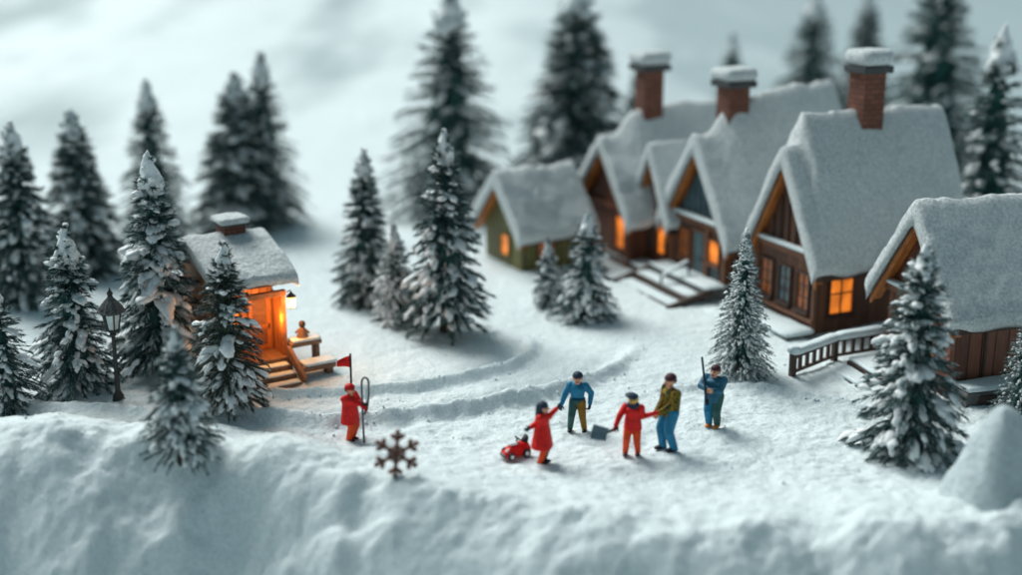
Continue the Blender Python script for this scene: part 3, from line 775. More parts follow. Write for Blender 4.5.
    c = flat(283, 368); base = Vector((c[0], c[1], 0))-X*.72-Y*(d-.1)-X*(w/2)
    H = house('cabin','small wooden cabin with orange lit porch, wall lantern and squat chimney at left','x',57,w,d,2.93,3.38,1.0,.2,M['porch_wood'],T=.24,world=base)
    t = H['t']; xr = w/2
    b = MB(); b.box(xr+.004, xr+1.0, -.1, d+.1, -.4, .42); b.build('porch_deck', M['step_wood'], t, .02)
    for y in (.0, d-.05):
        post(H, xr+.78, y, .42, 2.36, .15, M['orange_wood'])
    b = MB(); b.box(xr+.70, xr+.86, -.1, d+.05, 2.20, 2.36); b.build('beam', M['orange_wood'], t, .012)
    b = MB(); b.box(xr+.005, xr+.70, d-.07, d-.01, .425, 2.2); b.build('side_panel', M['porch_wood'], t, .01)
    f = fmap(H, 'right')
    dr = MB(); fbox(dr, f, .95, 1.62, .003, .06, .43, 2.1); o = dr.build('door', M['orange_wood'], t, .01)
    m = MB(); fbox(m, f, 1.07, 1.50, .062, .075, 1.2, 1.95); m.build('panel', M['trim'], o, .01)
    m = MB(); fbox(m, f, 1.07, 1.50, .062, .075, .6, 1.08); m.build('panel', M['trim'], o, .01)
    m = MB(); m.tube([f(1.55,.06,1.1), f(1.55,.12,1.1), f(1.55,.12,1.22)], .02, 8); m.build('handle', M['iron'], o)
    window(H, 'right', .42, 1.0, .5, .8, 'lit', (0,1), M['trim'])
    for i in range(3):
        x0 = xr+1.0+i*.36; zt = .28-i*.15
        b = MB(); b.box(x0+.004, x0+.36, .5, d-.1, -.5, zt); s = b.build('step', M['step_wood'], t, .015)
        snow_slab('snow', s, (x0+.2, (.5+d-.1)/2, zt), (.30, d-.7, .045), amp=.008)
    b = MB(); b.bar((xr+.95,d+.0,.62), (xr+2.05,d+.0,-.02), .12, .26); b.build('stringer', M['step_wood'], t, .012)
    # side bench rails running right of the steps
    b = MB(); b.bar((xr+.85,d+.05,.72), (xr+.85,d+1.0,.72), .46, .12); b.box(xr+.7,xr+1.0,d+.82,d+.96,-.3,.66); s = b.build('side_rail', M['step_wood'], t, .02)
    snow_slab('snow', s, (xr+.85, d+.55, .78), (.44, .9, .10), amp=.015)
    b = MB(); b.bar((xr+1.65,d+.05,.24), (xr+1.65,d+1.05,.24), .5, .14); b.box(xr+1.5,xr+1.8,d+.8,d+1.0,-.3,.18); s = b.build('side_step', M['step_wood'], t, .02)
    snow_slab('snow', s, (xr+1.65, d+.6, .31), (.5, 1.0, .10), amp=.015)
    chimney(H, -.1, d-.62, .66, .66, 2.9, 3.92, .08, .20, .06)
    # wall lantern, lit
    Wm = Matrix.Translation(t.location) @ Matrix.Rotation(t.rotation_euler.z, 4, 'Z')
    lp = Wm @ Vector((xr+.80, d+.22, 1.98))
    L = thing('wall_lantern','glowing yellow lantern hung on the corner post of the porch','lantern',lp); L.scale = (.82,.82,.82)
    k = MB(); k.tube([(0,0,-.22),(0,0,-.18),(0,0,.10),(0,0,.16)], [.09,.13,.15,.10], 12); k.build('glass_globe', M['bulb'], L, smooth=True)
    k = MB(); k.tube([(0,0,.163),(0,0,.20),(0,0,.30),(0,0,.36)], [.17,.17,.06,.02], 12); k.tube([(0,0,.36),(-.02,-.05,.42),(-.10,-.2,.40)], .02, 6); k.build('hood', M['iron'], L)
    k = MB(); k.tube([(0,0,-.27),(0,0,-.222)], [.05,.09], 12); k.build('base_cap', M['iron'], L)
    for nm, q, e, rad in (('porch_light', Wm @ Vector((xr+.52, .9, 2.05)), 15, .12), ('lantern_light', lp+Vector((.18,-.22,-.05)), 40, .12), ('step_light', Wm @ Vector((xr+.9, 1.5, 1.55)), 55, .12)):
        ld = bpy.data.lights.new(nm, 'POINT'); ld.energy = e; ld.color = (1,.42,.10); ld.shadow_soft_size = rad
        lo = bpy.data.objects.new(nm, ld); COL.objects.link(lo); lo.location = q
    # carved figure standing on the side rail
    fp = Wm @ Vector((xr+.85, d+.50, .86))
    g = thing('wooden_figurine','tiny brown carved figurine standing on the snowy porch side rail','figurine',fp)
    k = MB(); k.tube([(0,0,-.02),(0,0,.05),(0,0,.16),(0,0,.27),(0,0,.33)], [.17,.17,.12,.10,.05], 12); k.tube([(-.09,0,.24),(-.2,-.02,.14)], .035, 6); k.tube([(.09,0,.24),(.2,-.02,.14)], .035, 6); k.build('body', M['step_wood'], g, smooth=True)
    k = MB(); k.tube([(0,0,.30),(0,0,.34),(0,0,.42),(0,0,.49),(0,0,.51)], [.03,.085,.10,.07,.02], 12); k.build('head', M['dark_trim'], g, smooth=True)

# ------------------------------------------------------------------ people
PM = {}
def paint(name, col, rough=.5, var=.22):
    if name not in PM:
        PM[name] = mat('paint_'+name, tuple(min(.8, c*1.3) for c in col), rough, var, 9, .12, 40)
        PM[name].node_tree.nodes['Principled BSDF'].inputs['Specular IOR Level'].default_value = .22
    return PM[name]
paint('skin',(.55,.27,.17)); paint('skin_gold',(.60,.36,.10)); paint('red',(.54,.010,.008)); paint('red_orange',(.60,.055,.008)); paint('deep_red',(.30,.012,.014))
paint('navy',(.018,.032,.055)); paint('blue',(.012,.15,.27)); paint('teal_blue',(.02,.095,.15)); paint('jeans',(.014,.15,.27)); paint('olive',(.20,.105,.012)); paint('teal',(.025,.08,.075))
paint('black',(.014,.015,.018)); paint('maroon',(.055,.016,.02)); paint('boot_orange',(.46,.15,.02)); paint('gold',(.42,.24,.03)); paint('eye',(.01,.01,.01)); paint('lip',(.32,.06,.05)); paint('orange',(.55,.18,.02)); paint('shovel_blue',(.05,.085,.11)); paint('grey_metal',(.10,.105,.11),.35); paint('white',(.75,.78,.78)); paint('sock',(.40,.13,.03))
def camo():
    m, N, L, B = nodes('paint_camouflage')
    tc = N.new('ShaderNodeTexCoord'); n = N.new('ShaderNodeTexNoise'); n.inputs['Scale'].default_value = 8; n.inputs['Detail'].default_value = 2
    L.new(tc.outputs['Object'], n.inputs['Vector'])
    r = N.new('ShaderNodeValToRGB'); r.color_ramp.interpolation = 'CONSTANT'
    for p, c in ((0,(.03,.035,.015)),(.44,(.12,.11,.02)),(.52,(.30,.17,.03)),(.6,(.06,.05,.02))):
        e = r.color_ramp.elements.new(p) if p else r.color_ramp.elements[0]
        e.color = (*c, 1)
    r.color_ramp.elements[-1].color = (.22,.15,.04,1)
    L.new(n.outputs[0], r.inputs[0]); L.new(r.outputs[0], B.inputs['Base Color']); B.inputs['Roughness'].default_value = .75; B.inputs['Specular IOR Level'].default_value = .08
    PM['camo'] = m
camo()
def hull(prim):
    """convex hull of ellipsoids: [(centre, radii), ...]"""
    pts = []
    for c, r in prim:
        r = np.array(r if hasattr(r, '__len__') else (r, r, r)); pts.append(np.array(c)+ICO2[0]*r)
    bm = bmesh.new()
    for p in np.concatenate(pts): bm.verts.new(p)
    res = bmesh.ops.convex_hull(bm, input=bm.verts[:])
    bmesh.ops.delete(bm, geom=[g for g in set(res['geom_interior']) if isinstance(g, bmesh.types.BMVert)], context='VERTS')
    bmesh.ops.triangulate(bm, faces=bm.faces[:])
    bm.verts.index_update()
    V = [v.co[:] for v in bm.verts]; F = [tuple(v.index for v in f.verts) for f in bm.faces]
    bm.free(); return V, F
def fuse(name, prims, parent, voxel=.014, smooth=2):
    """melt the primitives of a body into one continuous skin, each zone keeping its paint"""
    V = []; F = []; own = []
    for pr, m in prims:
        v, f = hull(pr); o = len(V); V += v; F += [tuple(i+o for i in q) for q in f]; own += [m]*len(f)
    me = bpy.data.meshes.new('tmp'); me.from_pydata(V, [], F); me.update()
    ob = bpy.data.objects.new('tmp', me); COL.objects.link(ob)
    rm = ob.modifiers.new('r', 'REMESH'); rm.mode = 'VOXEL'; rm.voxel_size = voxel
    sm = ob.modifiers.new('s', 'SMOOTH'); sm.iterations = smooth; sm.factor = .5
    dg = bpy.context.evaluated_depsgraph_get()
    out = bpy.data.meshes.new_from_object(ob.evaluated_get(dg)); out.name = name
    bpy.data.objects.remove(ob); bpy.data.meshes.remove(me)
    bvh = BVHTree.FromPolygons(V, F)
    out.materials.clear(); ms = []
    for m in own:
        if m not in ms: ms.append(m)
    for m in ms: out.materials.append(PM[m])
    idx = np.zeros(len(out.polygons), np.int32)
    for p in out.polygons:
        _, _, i, _ = bvh.find_nearest(p.center)
        idx[p.index] = ms.index(own[i])
    out.polygons.foreach_set('material_index', idx); out.polygons.foreach_set('use_smooth', np.ones(len(out.polygons), bool))
    out.update()
    return link(bpy.data.objects.new(name, out), parent)
def ik(S, T, a, b, hint):
    S = np.array(S); T = np.array(T); d = T-S; L = np.linalg.norm(d)
    if L > (a+b)*.995: d = d*(a+b)*.995/L; T = S+d; L = np.linalg.norm(d)
    u = d/L; x = (a*a-b*b+L*L)/(2*L); h = math.sqrt(max(a*a-x*x, 0))
    hint = np.array(hint, float); hint = hint-u*(hint@u); hint /= max(np.linalg.norm(hint), 1e-6)
    return S+u*x+hint*h, T
def hand(prims, w, d, n, m, s=1.0, curl=.9):
    """palm, four unequal bent fingers and a thumb from wrist w along d, palm facing n"""
    w = np.array(w); d = np.array(d)/np.linalg.norm(d); n = np.array(n, float); n = n-d*(n@d); n /= max(np.linalg.norm(n), 1e-6)
    q = np.cross(d, n)
    pe = w+d*.085*s
    prims.append(([(w+d*.01*s, .026*s), (pe+q*.026*s, .020*s), (pe-q*.026*s, .020*s)], m))
    for k, (o, l) in enumerate(((-.036,.072),(-.012,.082),(.012,.078),(.036,.060))):
        a = pe+q*o*s; c1 = curl*.55; c2 = curl*1.5
        b = a+(d*math.cos(c1)+n*math.sin(c1))*l*.5*s
        c = b+(d*math.cos(c2)+n*math.sin(c2))*l*.5*s
        prims.append(([(a, .0125*s), (b, .0115*s)], m)); prims.append(([(b, .0115*s), (c, .0095*s)], m))
    a = w+d*.03*s-q*.030*s; b = a+(d*.55-q*.65+n*.45)*.05*s; c = b+(d*.7-q*.1+n*.7)*.04*s
    prims.append(([(a, .016*s), (b, .0135*s)], m)); prims.append(([(b, .0135*s), (c, .0105*s)], m))
def person(label, px, py, Hh, face, P):
    """face = degrees the body turns from looking at the camera towards picture right"""
    g = gp(px, py)
    t = thing('person', label, 'person', g, 0, 'painted figures on the snow')
    a = R(face); f = np.array([math.sin(a), -math.cos(a), 0]); rv = np.array([math.cos(a), math.sin(a), 0]); up = np.array([0,0,1.])
    k = Hh/1.7; bw = P.get('broad', 1.0)*1.22
    def W(x, y, z): return rv*x+f*y+up*z
    hipz, shz = .86*k, 1.36*k
    pr = []
    tor, leg, leg2, shoe, arm, skin = P['torso'], P['legs'], P.get('legs2', P['legs']), P['shoes'], P.get('arms', P['torso']), P.get('skin', 'skin')
    def ell(c, rx, ry, rz):    # ellipsoid aligned with the body: approximate by a small hull
        o = []
        for s in (-1, 1): o.append((np.array(c)+rv*s*(rx-ry), (ry, ry, rz)))
        return o
    pr.append((ell(W(0,0,hipz+.02*k), .165*k*bw, .115*k*bw, .10*k), leg))
    pr.append((ell(W(0,.01,1.02*k), .155*k*bw, .115*k*bw, .08*k)+ell(W(0,0,1.25*k), .185*k*bw, .140*k*bw, .11*k), tor))
    pr.append((ell(W(0,0,1.25*k), .185*k*bw, .140*k*bw, .11*k)+ell(W(0,-.01,1.345*k), .165*k*bw, .095*k, .055*k), tor))
    # legs
    for s, key in ((-1,'footL'), (1,'footR')):
        fx, fy = P.get(key, (s*.11, 0)); m = leg if s < 0 else leg2
        hp = W(s*.085*k*bw, 0, hipz); an = W(fx*k, fy*k, .085*k)
        kn, an = ik(hp, an, .41*k, .40*k, f)
        pr.append(([(hp, .112*k*bw), (kn, .086*k*bw)], m)); pr.append(([(kn, .085*k*bw), (an, .066*k*bw)], m))
        pr.append(([(an-f*.03*k-up*.035*k, (.068*k,.068*k,.05*k)), (an+f*.14*k-up*.045*k, (.065*k,.065*k,.04*k))], shoe))
        if P.get('boots'): pr.append(([(an-up*.02*k, .088*k), (an+up*.17*k, .098*k)], shoe))
        if P.get('cuffs'): pr.append(([(an+up*.05*k, .068*k), (an+up*.02*k, .07*k)], m))
    # arms: hand targets are offsets in picture space (x right, y away, z up)
    for s, key in ((-1,'handL'), (1,'handR')):
        T = np.array(P[key])
        sh = W(s*.170*k*bw, -.01, shz-.045*k)
        el, wr = ik(sh, T, .285*k, .27*k, P.get('hint'+key[-1], (0, .3, -1)))
        pr.append(([(sh, .088*k*bw), (el, .070*k*bw)], arm)); pr.append(([(el, .071*k*bw), (wr, .054*k*bw)], arm))
        d = wr-el; d /= np.linalg.norm(d)
        hand(pr, wr+d*.015, d, P.get('palm'+key[-1], np.cross(d, up*s)+f*.3), P.get('glove', skin), 1.3*k, P.get('curl', 1.0))
    # head
    hk = k*P.get('head', 1.08)*1.22
    hc = W(0, .03*k, Hh-.125*hk+.0*k)
    ha = R(face+P.get('look', 0)); hf = np.array([math.sin(ha), -math.cos(ha), 0]); hr = np.array([math.cos(ha), math.sin(ha), 0])
    if P.get('nod'): hf = hf*math.cos(P['nod'])-up*math.sin(P['nod'])
    pr.append(([(W(0,0,shz+.02*k), .062*k), (hc-up*.05*hk, .052*k)], P.get('neck', skin)))
    pr.append(([(hc+up*.02*hk-hf*.01*hk, (.088*hk,.092*hk,.10*hk)), (hc-up*.065*hk+hf*.025*hk, (.055*hk,.055*hk,.055*hk))], skin))
    pr.append(([(hc+hf*.088*hk+up*.005*hk, .012*hk), (hc+hf*.108*hk-up*.022*hk, .018*hk)], skin))
    for s in (-1, 1):
        pr.append(([(hc+hr*s*.09*hk+up*.0*hk, (.016*hk,.016*hk,.03*hk))], skin))
        pr.append(([(hc+hf*.083*hk+hr*s*.036*hk+up*.022*hk, .0135*hk)], 'eye'))
    pr.append(([(hc+hf*.079*hk-up*.055*hk+hr*.02*hk, .010*hk), (hc+hf*.079*hk-up*.055*hk-hr*.02*hk, .010*hk)], 'lip'))
    fuse('body', pr, t, voxel=.0125*max(k, .9))
    # clothing and hair
    def rel(nm, prims, vox=.014): fuse(nm, prims, t, vox)
    top = hc+up*.02*hk
    hat = P.get('hat')
    if hat == 'beanie':
        rel('hat', [([(top+up*.035*hk-hf*.012*hk, (.106*hk,.106*hk,.088*hk))], P['hatm']), ([(top+up*.035*hk+hr*math.cos(q)*.088*hk+hf*(math.sin(q)*.088-.008)*hk, .024*hk) for q in np.linspace(0, 6.28, 10)], P.get('brimm', P['hatm']))])
        rel('hair', [([(top-hf*.045*hk-up*.02*hk, (.082*hk,.082*hk,.06*hk))], P.get('hairm','black'))])
    elif hat == 'cap':
        rel('hat', [([(top+up*.035*hk-hf*.008*hk, (.103*hk,.103*hk,.085*hk))], P['hatm']), ([(top+up*.030*hk+hf*.095*hk+hr*q*.05*hk, (.03*hk,.03*hk,.012*hk)) for q in (-1,0,1)]+[(top+up*.03*hk, (.08*hk,.08*hk,.015*hk))], P['hatm'])])
        rel('hair', [([(top-hf*.045*hk-up*.02*hk, (.082*hk,.082*hk,.065*hk))], P.get('hairm','black'))])
    elif hat == 'beret':
        rel('hat', [([(top+up*.05*hk, (.105*hk,.105*hk,.06*hk)), (top+up*.075*hk-hr*.05*hk, (.12*hk,.115*hk,.045*hk))], P['hatm'])])
        rel('hair', [([(top-hf*.045*hk-up*.02*hk, (.085*hk,.085*hk,.07*hk))], P.get('hairm','navy'))])
    elif hat == 'long_hair':
        rel('hair', [([(top+up*.03*hk-hf*.02*hk, (.108*hk,.108*hk,.09*hk))], P['hatm']), ([(top-hf*.05*hk, (.098*hk,.095*hk,.09*hk)), (top-hf*.075*hk-up*.24*hk, (.085*hk,.06*hk,.06*hk))], P['hatm'])])
    elif hat == 'bare':
        rel('hair', [([(top+up*.035*hk-hf*.018*hk, (.100*hk,.100*hk,.082*hk))], P['hatm']), ([(top-hf*.045*hk-up*.02*hk, (.084*hk,.084*hk,.07*hk))], P['hatm'])])
    if P.get('coat'):
        cm, hem, wid = P['coat']
        rel('coat', [(ell(W(0,0,1.10*k), .175*k*bw, .150*k*bw, .05*k)+ell(W(0,0,hem*k), wid*k, wid*.78*k, .022*k), cm), (ell(W(0,0,1.10*k), .175*k*bw, .150*k*bw, .05*k)+ell(W(0,0,1.27*k), .193*k*bw, .155*k*bw, .09*k), cm)])
        if P.get('trimm'): rel('hem_trim', [(ell(W(0,0,(hem+.01)*k), (wid+.006)*k, (wid*.78+.006)*k, .026*k), P['trimm'])])
    if P.get('belt'): rel('belt', [(ell(W(0,.0,P.get('beltz',1.0)*k), .195*k*bw, .170*k*bw, .022*k), P['belt'])])
    if P.get('scarf'):
        rel('scarf', [([(W(math.cos(q)*.115*k, math.sin(q)*.10*k+.01, 1.42*k), .045*k) for q in np.linspace(0, 6.28, 10)], P['scarf']), ([(W(.05*k,.10*k,1.40*k), .05*k), (W(.02*k,.14*k,1.20*k), .035*k)], P['scarf']), ([(W(-.13*k,.05*k,1.39*k), .05*k), (W(.13*k,.05*k,1.39*k), .05*k), (W(0,.12*k,1.30*k), .04*k)], P['scarf'])])
    return t, g
def off(g, px, py, dy=0.0):
    """offset in metres from the foot point g to pixel (px,py) at depth g.y+dy"""
    dx, dyy, dz = ray(px, py); tt = (g.y+dy)/dyy
    return np.array([dx*tt-g.x, dy, CH+dz*tt-g.z])
def build_people():
    # guard in red with the looped skis
    g = gp(351, 440)
    person('person in long red coat and red hat holding a tall looped pole by the flag', 351, 440, 1.50, 62, dict(torso='red', arms='red', legs='red_orange', shoes='maroon', skin='skin', hat='beanie', hatm='red', brimm='deep_red', hairm='maroon', glove='deep_red', handL=off(g,366,405,-.06), handR=off(g,365,408,-.16), coat=('red',.55,.31), trimm='red_orange', belt='orange', beltz=.93, broad=1.12, head=1.15, curl=1.5, footL=(-.09,.0), footR=(.09,.0)))
    q = g+Vector(off(g,367,440,-.12)); q.z = gz(q.x, q.y)
    t = thing('ski_pair','tall dark pair of skis with closed loop top held upright by the person in red','skis',q)
    m = MB(); hl = size_at(q, 66)
    lp = [(-.075,0,-.05),(-.085,0,hl*.45),(-.09,0,hl*.8)]+[(-.0+.085*math.cos(a)*1.0,0,hl*.9+.13*math.sin(a)) for a in np.linspace(math.pi, 0, 9)]+[(.08,0,hl*.72),(.03,0,hl*.5),(-.04,0,hl*.42)]
    m.tube(lp, .027, 8); m.build('ski', PM['grey_metal'], t, smooth=True)
    m = MB(); m.tube([(0,.03,hl*.45),(.02,.03,hl*.85)], .016, 6); m.build('inner_ski', PM['white'], t, smooth=True)
    m = MB(); m.bar((-.10,-.03,hl*.58),(.06,-.03,hl*.58), .05, .05); m.build('binding', PM['black'], t, .006)
    # flag standing behind
    q = gp(351, 434); q.y += .25; q.z = gz(q.x, q.y)
    t = thing('flag','small red pennant on a thin dark staff behind the person in red','flag',q)
    hf = size_at(q, 76)
    m = MB(); m.tube([(.02,0,-.2),(.02,0,hf*.5),(.02,0,hf)], .027, 8); m.build('staff', PM['black'], t, smooth=True)
    V = []; F = []
    nn = 10
    for i in range(nn+1):
        u = i/nn; y = .03*math.sin(u*5); x = -.0-.33*u
        V += [(x,y,hf-.05-.13*u),(x,y,hf-.36+.03*u)] if i < nn else [(x,y,hf-.20),(x,y,hf-.33)]
    for i in range(nn): F.append((2*i,2*i+1,2*i+3,2*i+2))
    o = pymesh('pennant', V, F, PM['red'], t, True); s = o.modifiers.new('s','SOLIDIFY'); s.thickness = .012
    # girl
    g = gp(542, 463)
    person('girl in flared red coat with long dark hair reaching up beside the toy car', 542, 463, 1.58, 74, dict(torso='red', legs='red_orange', legs2='navy', shoes='black', hat='long_hair', hatm='navy', glove='navy', handL=off(g,556,409,.05), handR=off(g,531,427,-.1), coat=('red',.47,.36), trimm='deep_red', broad=1.0, head=1.15, look=14, hintR=(-.2,0,-1), footL=(-.09,-.02), footR=(.09,.02)))
    # man in blue
    g = gp(577, 431)
    person('man in bright blue sweater and brown trousers stretching one arm to the girl', 577, 431, 1.60, -8, dict(torso='blue', legs='teal', legs2='olive', shoes='black', hat='beanie', hatm='navy', handL=off(g,561,405,-.1), handR=off(g,590,403,-.05), glove='navy', broad=.98, head=1.12, hintL=(-.4,.3,-.2), hintR=(1,.5,0), footL=(-.19,.02), footR=(.20,.0), belt='teal_blue', beltz=.95))
    # child with the shovel
    g = gp(632, 455)
    person('child in red suit with navy beret and scarf holding out a blue shovel', 632, 455, 1.58, -12, dict(torso='red', legs='red_orange', shoes='maroon', skin='skin_gold', hat='beret', hatm='navy', hairm='navy', glove='red', handL=off(g,614,429,-.25), handR=off(g,652,414,-.02), scarf='navy', coat=('red',.72,.25), broad=.98, head=1.12, belt='deep_red', beltz=1.0, hintL=(-.3,0,.3), footL=(-.17,.05), footR=(.15,-.02)))
    hp = g+Vector(off(g,613,430,-.30)); tip = g+Vector(off(g,605,433,-.42))
    t = thing('snow_shovel','blue grey snow shovel with dark handle held out by the child in red','shovel',hp)
    d = tip-hp; e = d.normalized()
    m = MB(); m.tube([-e*.14, e*.0, d*.9], .036, 8); m.tube([-e*.14+Vector((0,.05,.06)), -e*.14-Vector((0,.05,.06))], .02, 6); m.build('handle', PM['black'], t, smooth=True)
    V = []; F = []; n = 7
    wv = Vector((.17,-.30,.95)).normalized()
    fw = Vector((-1,-.15,.20)).normalized(); nv = wv.cross(fw).normalized()
    for i in range(n):
        for j in range(n):
            u = i/(n-1); v = j/(n-1)*2-1
            p = d*.85+fw*(u*.37-.02)+wv*v*.22*(1-.12*(1-u))+nv*(.06*v*v-.05*u*u)
            V.append(p)
    for i in range(n-1):
        for j in range(n-1): F.append((i*n+j,(i+1)*n+j,(i+1)*n+j+1,i*n+j+1))
    o = pymesh('blade', V, F, PM['shovel_blue'], t); s = o.modifiers.new('s','SOLIDIFY'); s.thickness = .025
    # man in camouflage
    g = gp(669, 450)
    person('tall man in mottled olive jacket and blue jeans taking the hand of the child', 669, 450, 1.97, -68, dict(torso='camo', legs='jeans', shoes='black', hat='beanie', hatm='maroon', brimm='maroon', hairm='maroon', handL=off(g,657,411,-.08), handR=off(g,660,413,-.2), coat=('camo',.78,.21), broad=1.05, head=1.0, hintL=(.6,.2,-1), hintR=(.6,-.3,-1), footL=(-.10,.1), footR=(.12,-.05)))
    # man with the pole
    g = gp(713, 427)
    person('man in dark blue overalls and orange boots clutching a long dark pole', 713, 427, 1.66, -28, dict(torso='teal_blue', legs='blue', legs2='teal', shoes='boot_orange', boots=True, hat='bare', hatm='maroon', handL=off(g,707,389,-.28), handR=off(g,711,391,-.30), coat=('teal_blue',.72,.25), broad=1.12, head=1.12, look=-15, curl=1.5, hintL=(-1,0,-.6), hintR=(1,.3,-.5), footL=(-.11,.02), footR=(.11,.0)))
    a = g+Vector(off(g,702,357,-.30)); b = g+Vector(off(g,707,404,-.36))
    t = thing('long_pole','long straight dark blue pole held upright against the shoulder of the man in overalls','pole',b)
    d = a-b; m = MB(); m.tube([(0,0,0), d*.3, d*.34, d], [.042,.042,.030,.028], 8); m.build('shaft', PM['navy'], t, smooth=True)
    m = MB(); m.tube([-d*.02, d*.10], .05, 8); m.build('grip', PM['black'], t, smooth=True)

def build_car():
    p = gp(517, 456)
    t = thing('toy_car','little red ride on toy car with black handle beside the girl','toy car',p,R(28)); t.scale = (.64,.64,.70)
    # local +x = tail, -x = nose
    n = 15; V = []; F = []
    prof = [(-.62,.12,.12,.20),(-.55,.20,.16,.24),(-.40,.30,.24,.27),(-.22,.38,.33,.28),(-.05,.43,.40,.28),(.12,.42,.40,.28),(.28,.45,.42,.27),(.42,.40,.38,.25),(.50,.28,.26,.20)]
    for x, zt, zm, w in prof:
        for k in range(n):
            a = math.pi*k/(n-1); c = math.cos(a); s_ = math.sin(a)
            V.append((x, w*math.copysign(abs(c)**.7, c), .10+(zt-.02)*abs(s_)**.75))
    for i in range(len(prof)-1):
        for k in range(n-1): F.append((i*n+k,i*n+k+1,(i+1)*n+k+1,(i+1)*n+k))
        F.append((i*n, (i+1)*n, (i+1)*n+n-1, i*n+n-1))
    F.append(tuple(range(n))); F.append(tuple((len(prof)-1)*n+k for k in range(n))[::-1])
    o = pymesh('body', V, F, PM['red'], t); bm = bmesh.new(); bm.from_mesh(o.data); bmesh.ops.recalc_face_normals(bm, faces=bm.faces); bm.to_mesh(o.data); bm.free()
    for x, r in ((-.38,.13),(.26,.16)):
        for s in (-1, 1):
            w = MB(); w.tube([(x,s*.22,r),(x,s*.24,r),(x,s*.34,r),(x,s*.36,r)], [r*.85,r,r,r*.85], 18); q = w.build('wheel', PM['black'], t, smooth=False)
            h = MB(); h.tube([(x,s*.361,r),(x,s*.38,r)], [r*.55,r*.4], 14); h.build('hub', PM['white'], q)
    m = MB(); m.tube([(-.05,-.05,.45),(-.02,-.02,.62),(.02,.0,.66)], .03, 8); m.tube([(.02,-.18,.66),(.02,.18,.66)], .035, 8); m.build('handle', PM['black'], t, smooth=True)
    v, f = hull([((.32,0,.52),(.14,.17,.05)),((.40,0,.66),(.05,.16,.08))]); pymesh('seat', v, f, PM['black'], t)
    v, f = hull([((-.60,.0,.16),(.05,.24,.05)),((-.60,.0,.10),(.06,.26,.04))]); pymesh('bumper', v, f, PM['grey_metal'], t)
    for s in (-1, 1):
        v, f = hull([((-.52,s*.13,.30),(.05,.05,.05)),((-.44,s*.13,.32),(.05,.05,.05))]); pymesh('headlight', v, f, PM['black'] if s > 0 else PM['white'], t)
    snow_slab('snow', t, (-.20, .02, .47), (.34, .34, .09), amp=.012)

def build_lamp():
    p = gp(119, 403); h = size_at(p, 115)
    MOUNDS.append((p.x, p.y, .12, .5))
    LS = 1.18
    t = thing('street_lamp','black cast iron street lamp with pointed frosted lantern between two spruces','street lamp',p); t.scale = (LS, LS, 1)
    u = h/3.6
    m = MB(); m.tube([(0,0,-.2),(0,0,.10*u),(0,0,.16*u),(0,0,.22*u),(0,0,.34*u),(0,0,.40*u)], [.17*u,.17*u,.14*u,.145*u,.09*u,.075*u], 12); m.build('base', M['iron'], t, .01)
    m = MB(); m.tube([(0,0,.40*u),(0,0,.9*u),(0,0,.92*u),(0,0,.98*u),(0,0,1.0*u),(0,0,2.1*u),(0,0,2.14*u),(0,0,2.20*u),(0,0,2.24*u)], [.07*u,.062*u,.085*u,.085*u,.06*u,.048*u,.085*u,.085*u,.05*u], 12); m.build('pole', M['iron'], t)
    fr = MB(); z0, z1 = 2.30*u, 2.84*u; r0, r1 = .15*u, .235*u
    fr.tube([(0,0,2.22*u),(0,0,2.26*u),(0,0,z0-.0),(0,0,z0+.03)], [.06*u,.12*u,r0+.02,r0+.02], 6)
    for k in range(6):
        a = k*math.pi/3; fr.bar((r0*math.cos(a),r0*math.sin(a),z0), (r1*math.cos(a),r1*math.sin(a),z1), .035*u, .035*u)
    fr.tube([(0,0,z1-.02),(0,0,z1+.03)], [r1+.03,r1+.045], 6)
    L = fr.build('lantern', M['iron'], t)
    for k in range(6):
        a = k*math.pi/3; b = a+math.pi/3
        c = .95
        V = [(r0*c*math.cos(a),r0*c*math.sin(a),z0+.02),(r0*c*math.cos(b),r0*c*math.sin(b),z0+.02),(r1*c*math.cos(b),r1*c*math.sin(b),z1-.01),(r1*c*math.cos(a),r1*c*math.sin(a),z1-.01)]
        pymesh('pane', V, [(0,1,2,3)], M['frost_glass'], L, False)
    # shingled bell roof
    V = []; F = []; n = 24; Z = [(2.87,.33),(2.90,.335),(2.95,.30),(3.02,.27),(3.10,.225),(3.18,.17),(3.26,.11),(3.32,.07),(3.36,.06)]
    for i, (z, r) in enumerate(Z):
        for k in range(n):
            a = 2*math.pi*(k+.5*(i % 2))/n; rr = r*(1+.06*((k % 2)*2-1)*(1 if 0 < i < 7 else 0)); V.append((rr*u*math.cos(a), rr*u*math.sin(a), z*u))
    for i in range(len(Z)-1):
        for k in range(n): F.append((i*n+k,i*n+(k+1)%n,(i+1)*n+(k+1)%n,(i+1)*n+k))
    F.append(tuple(range(n))[::-1]); F.append(tuple((len(Z)-1)*n+k for k in range(n)))
    pymesh('lantern_roof', V, F, M['lamp_roof'], t, False)
    m = MB(); m.tube([(0,0,3.35*u),(0,0,3.40*u),(0,0,3.46*u),(0,0,3.52*u),(0,0,3.62*u)], [.04*u,.075*u,.07*u,.03*u,.008*u], 10); m.build('finial', M['iron'], t, smooth=True)
    
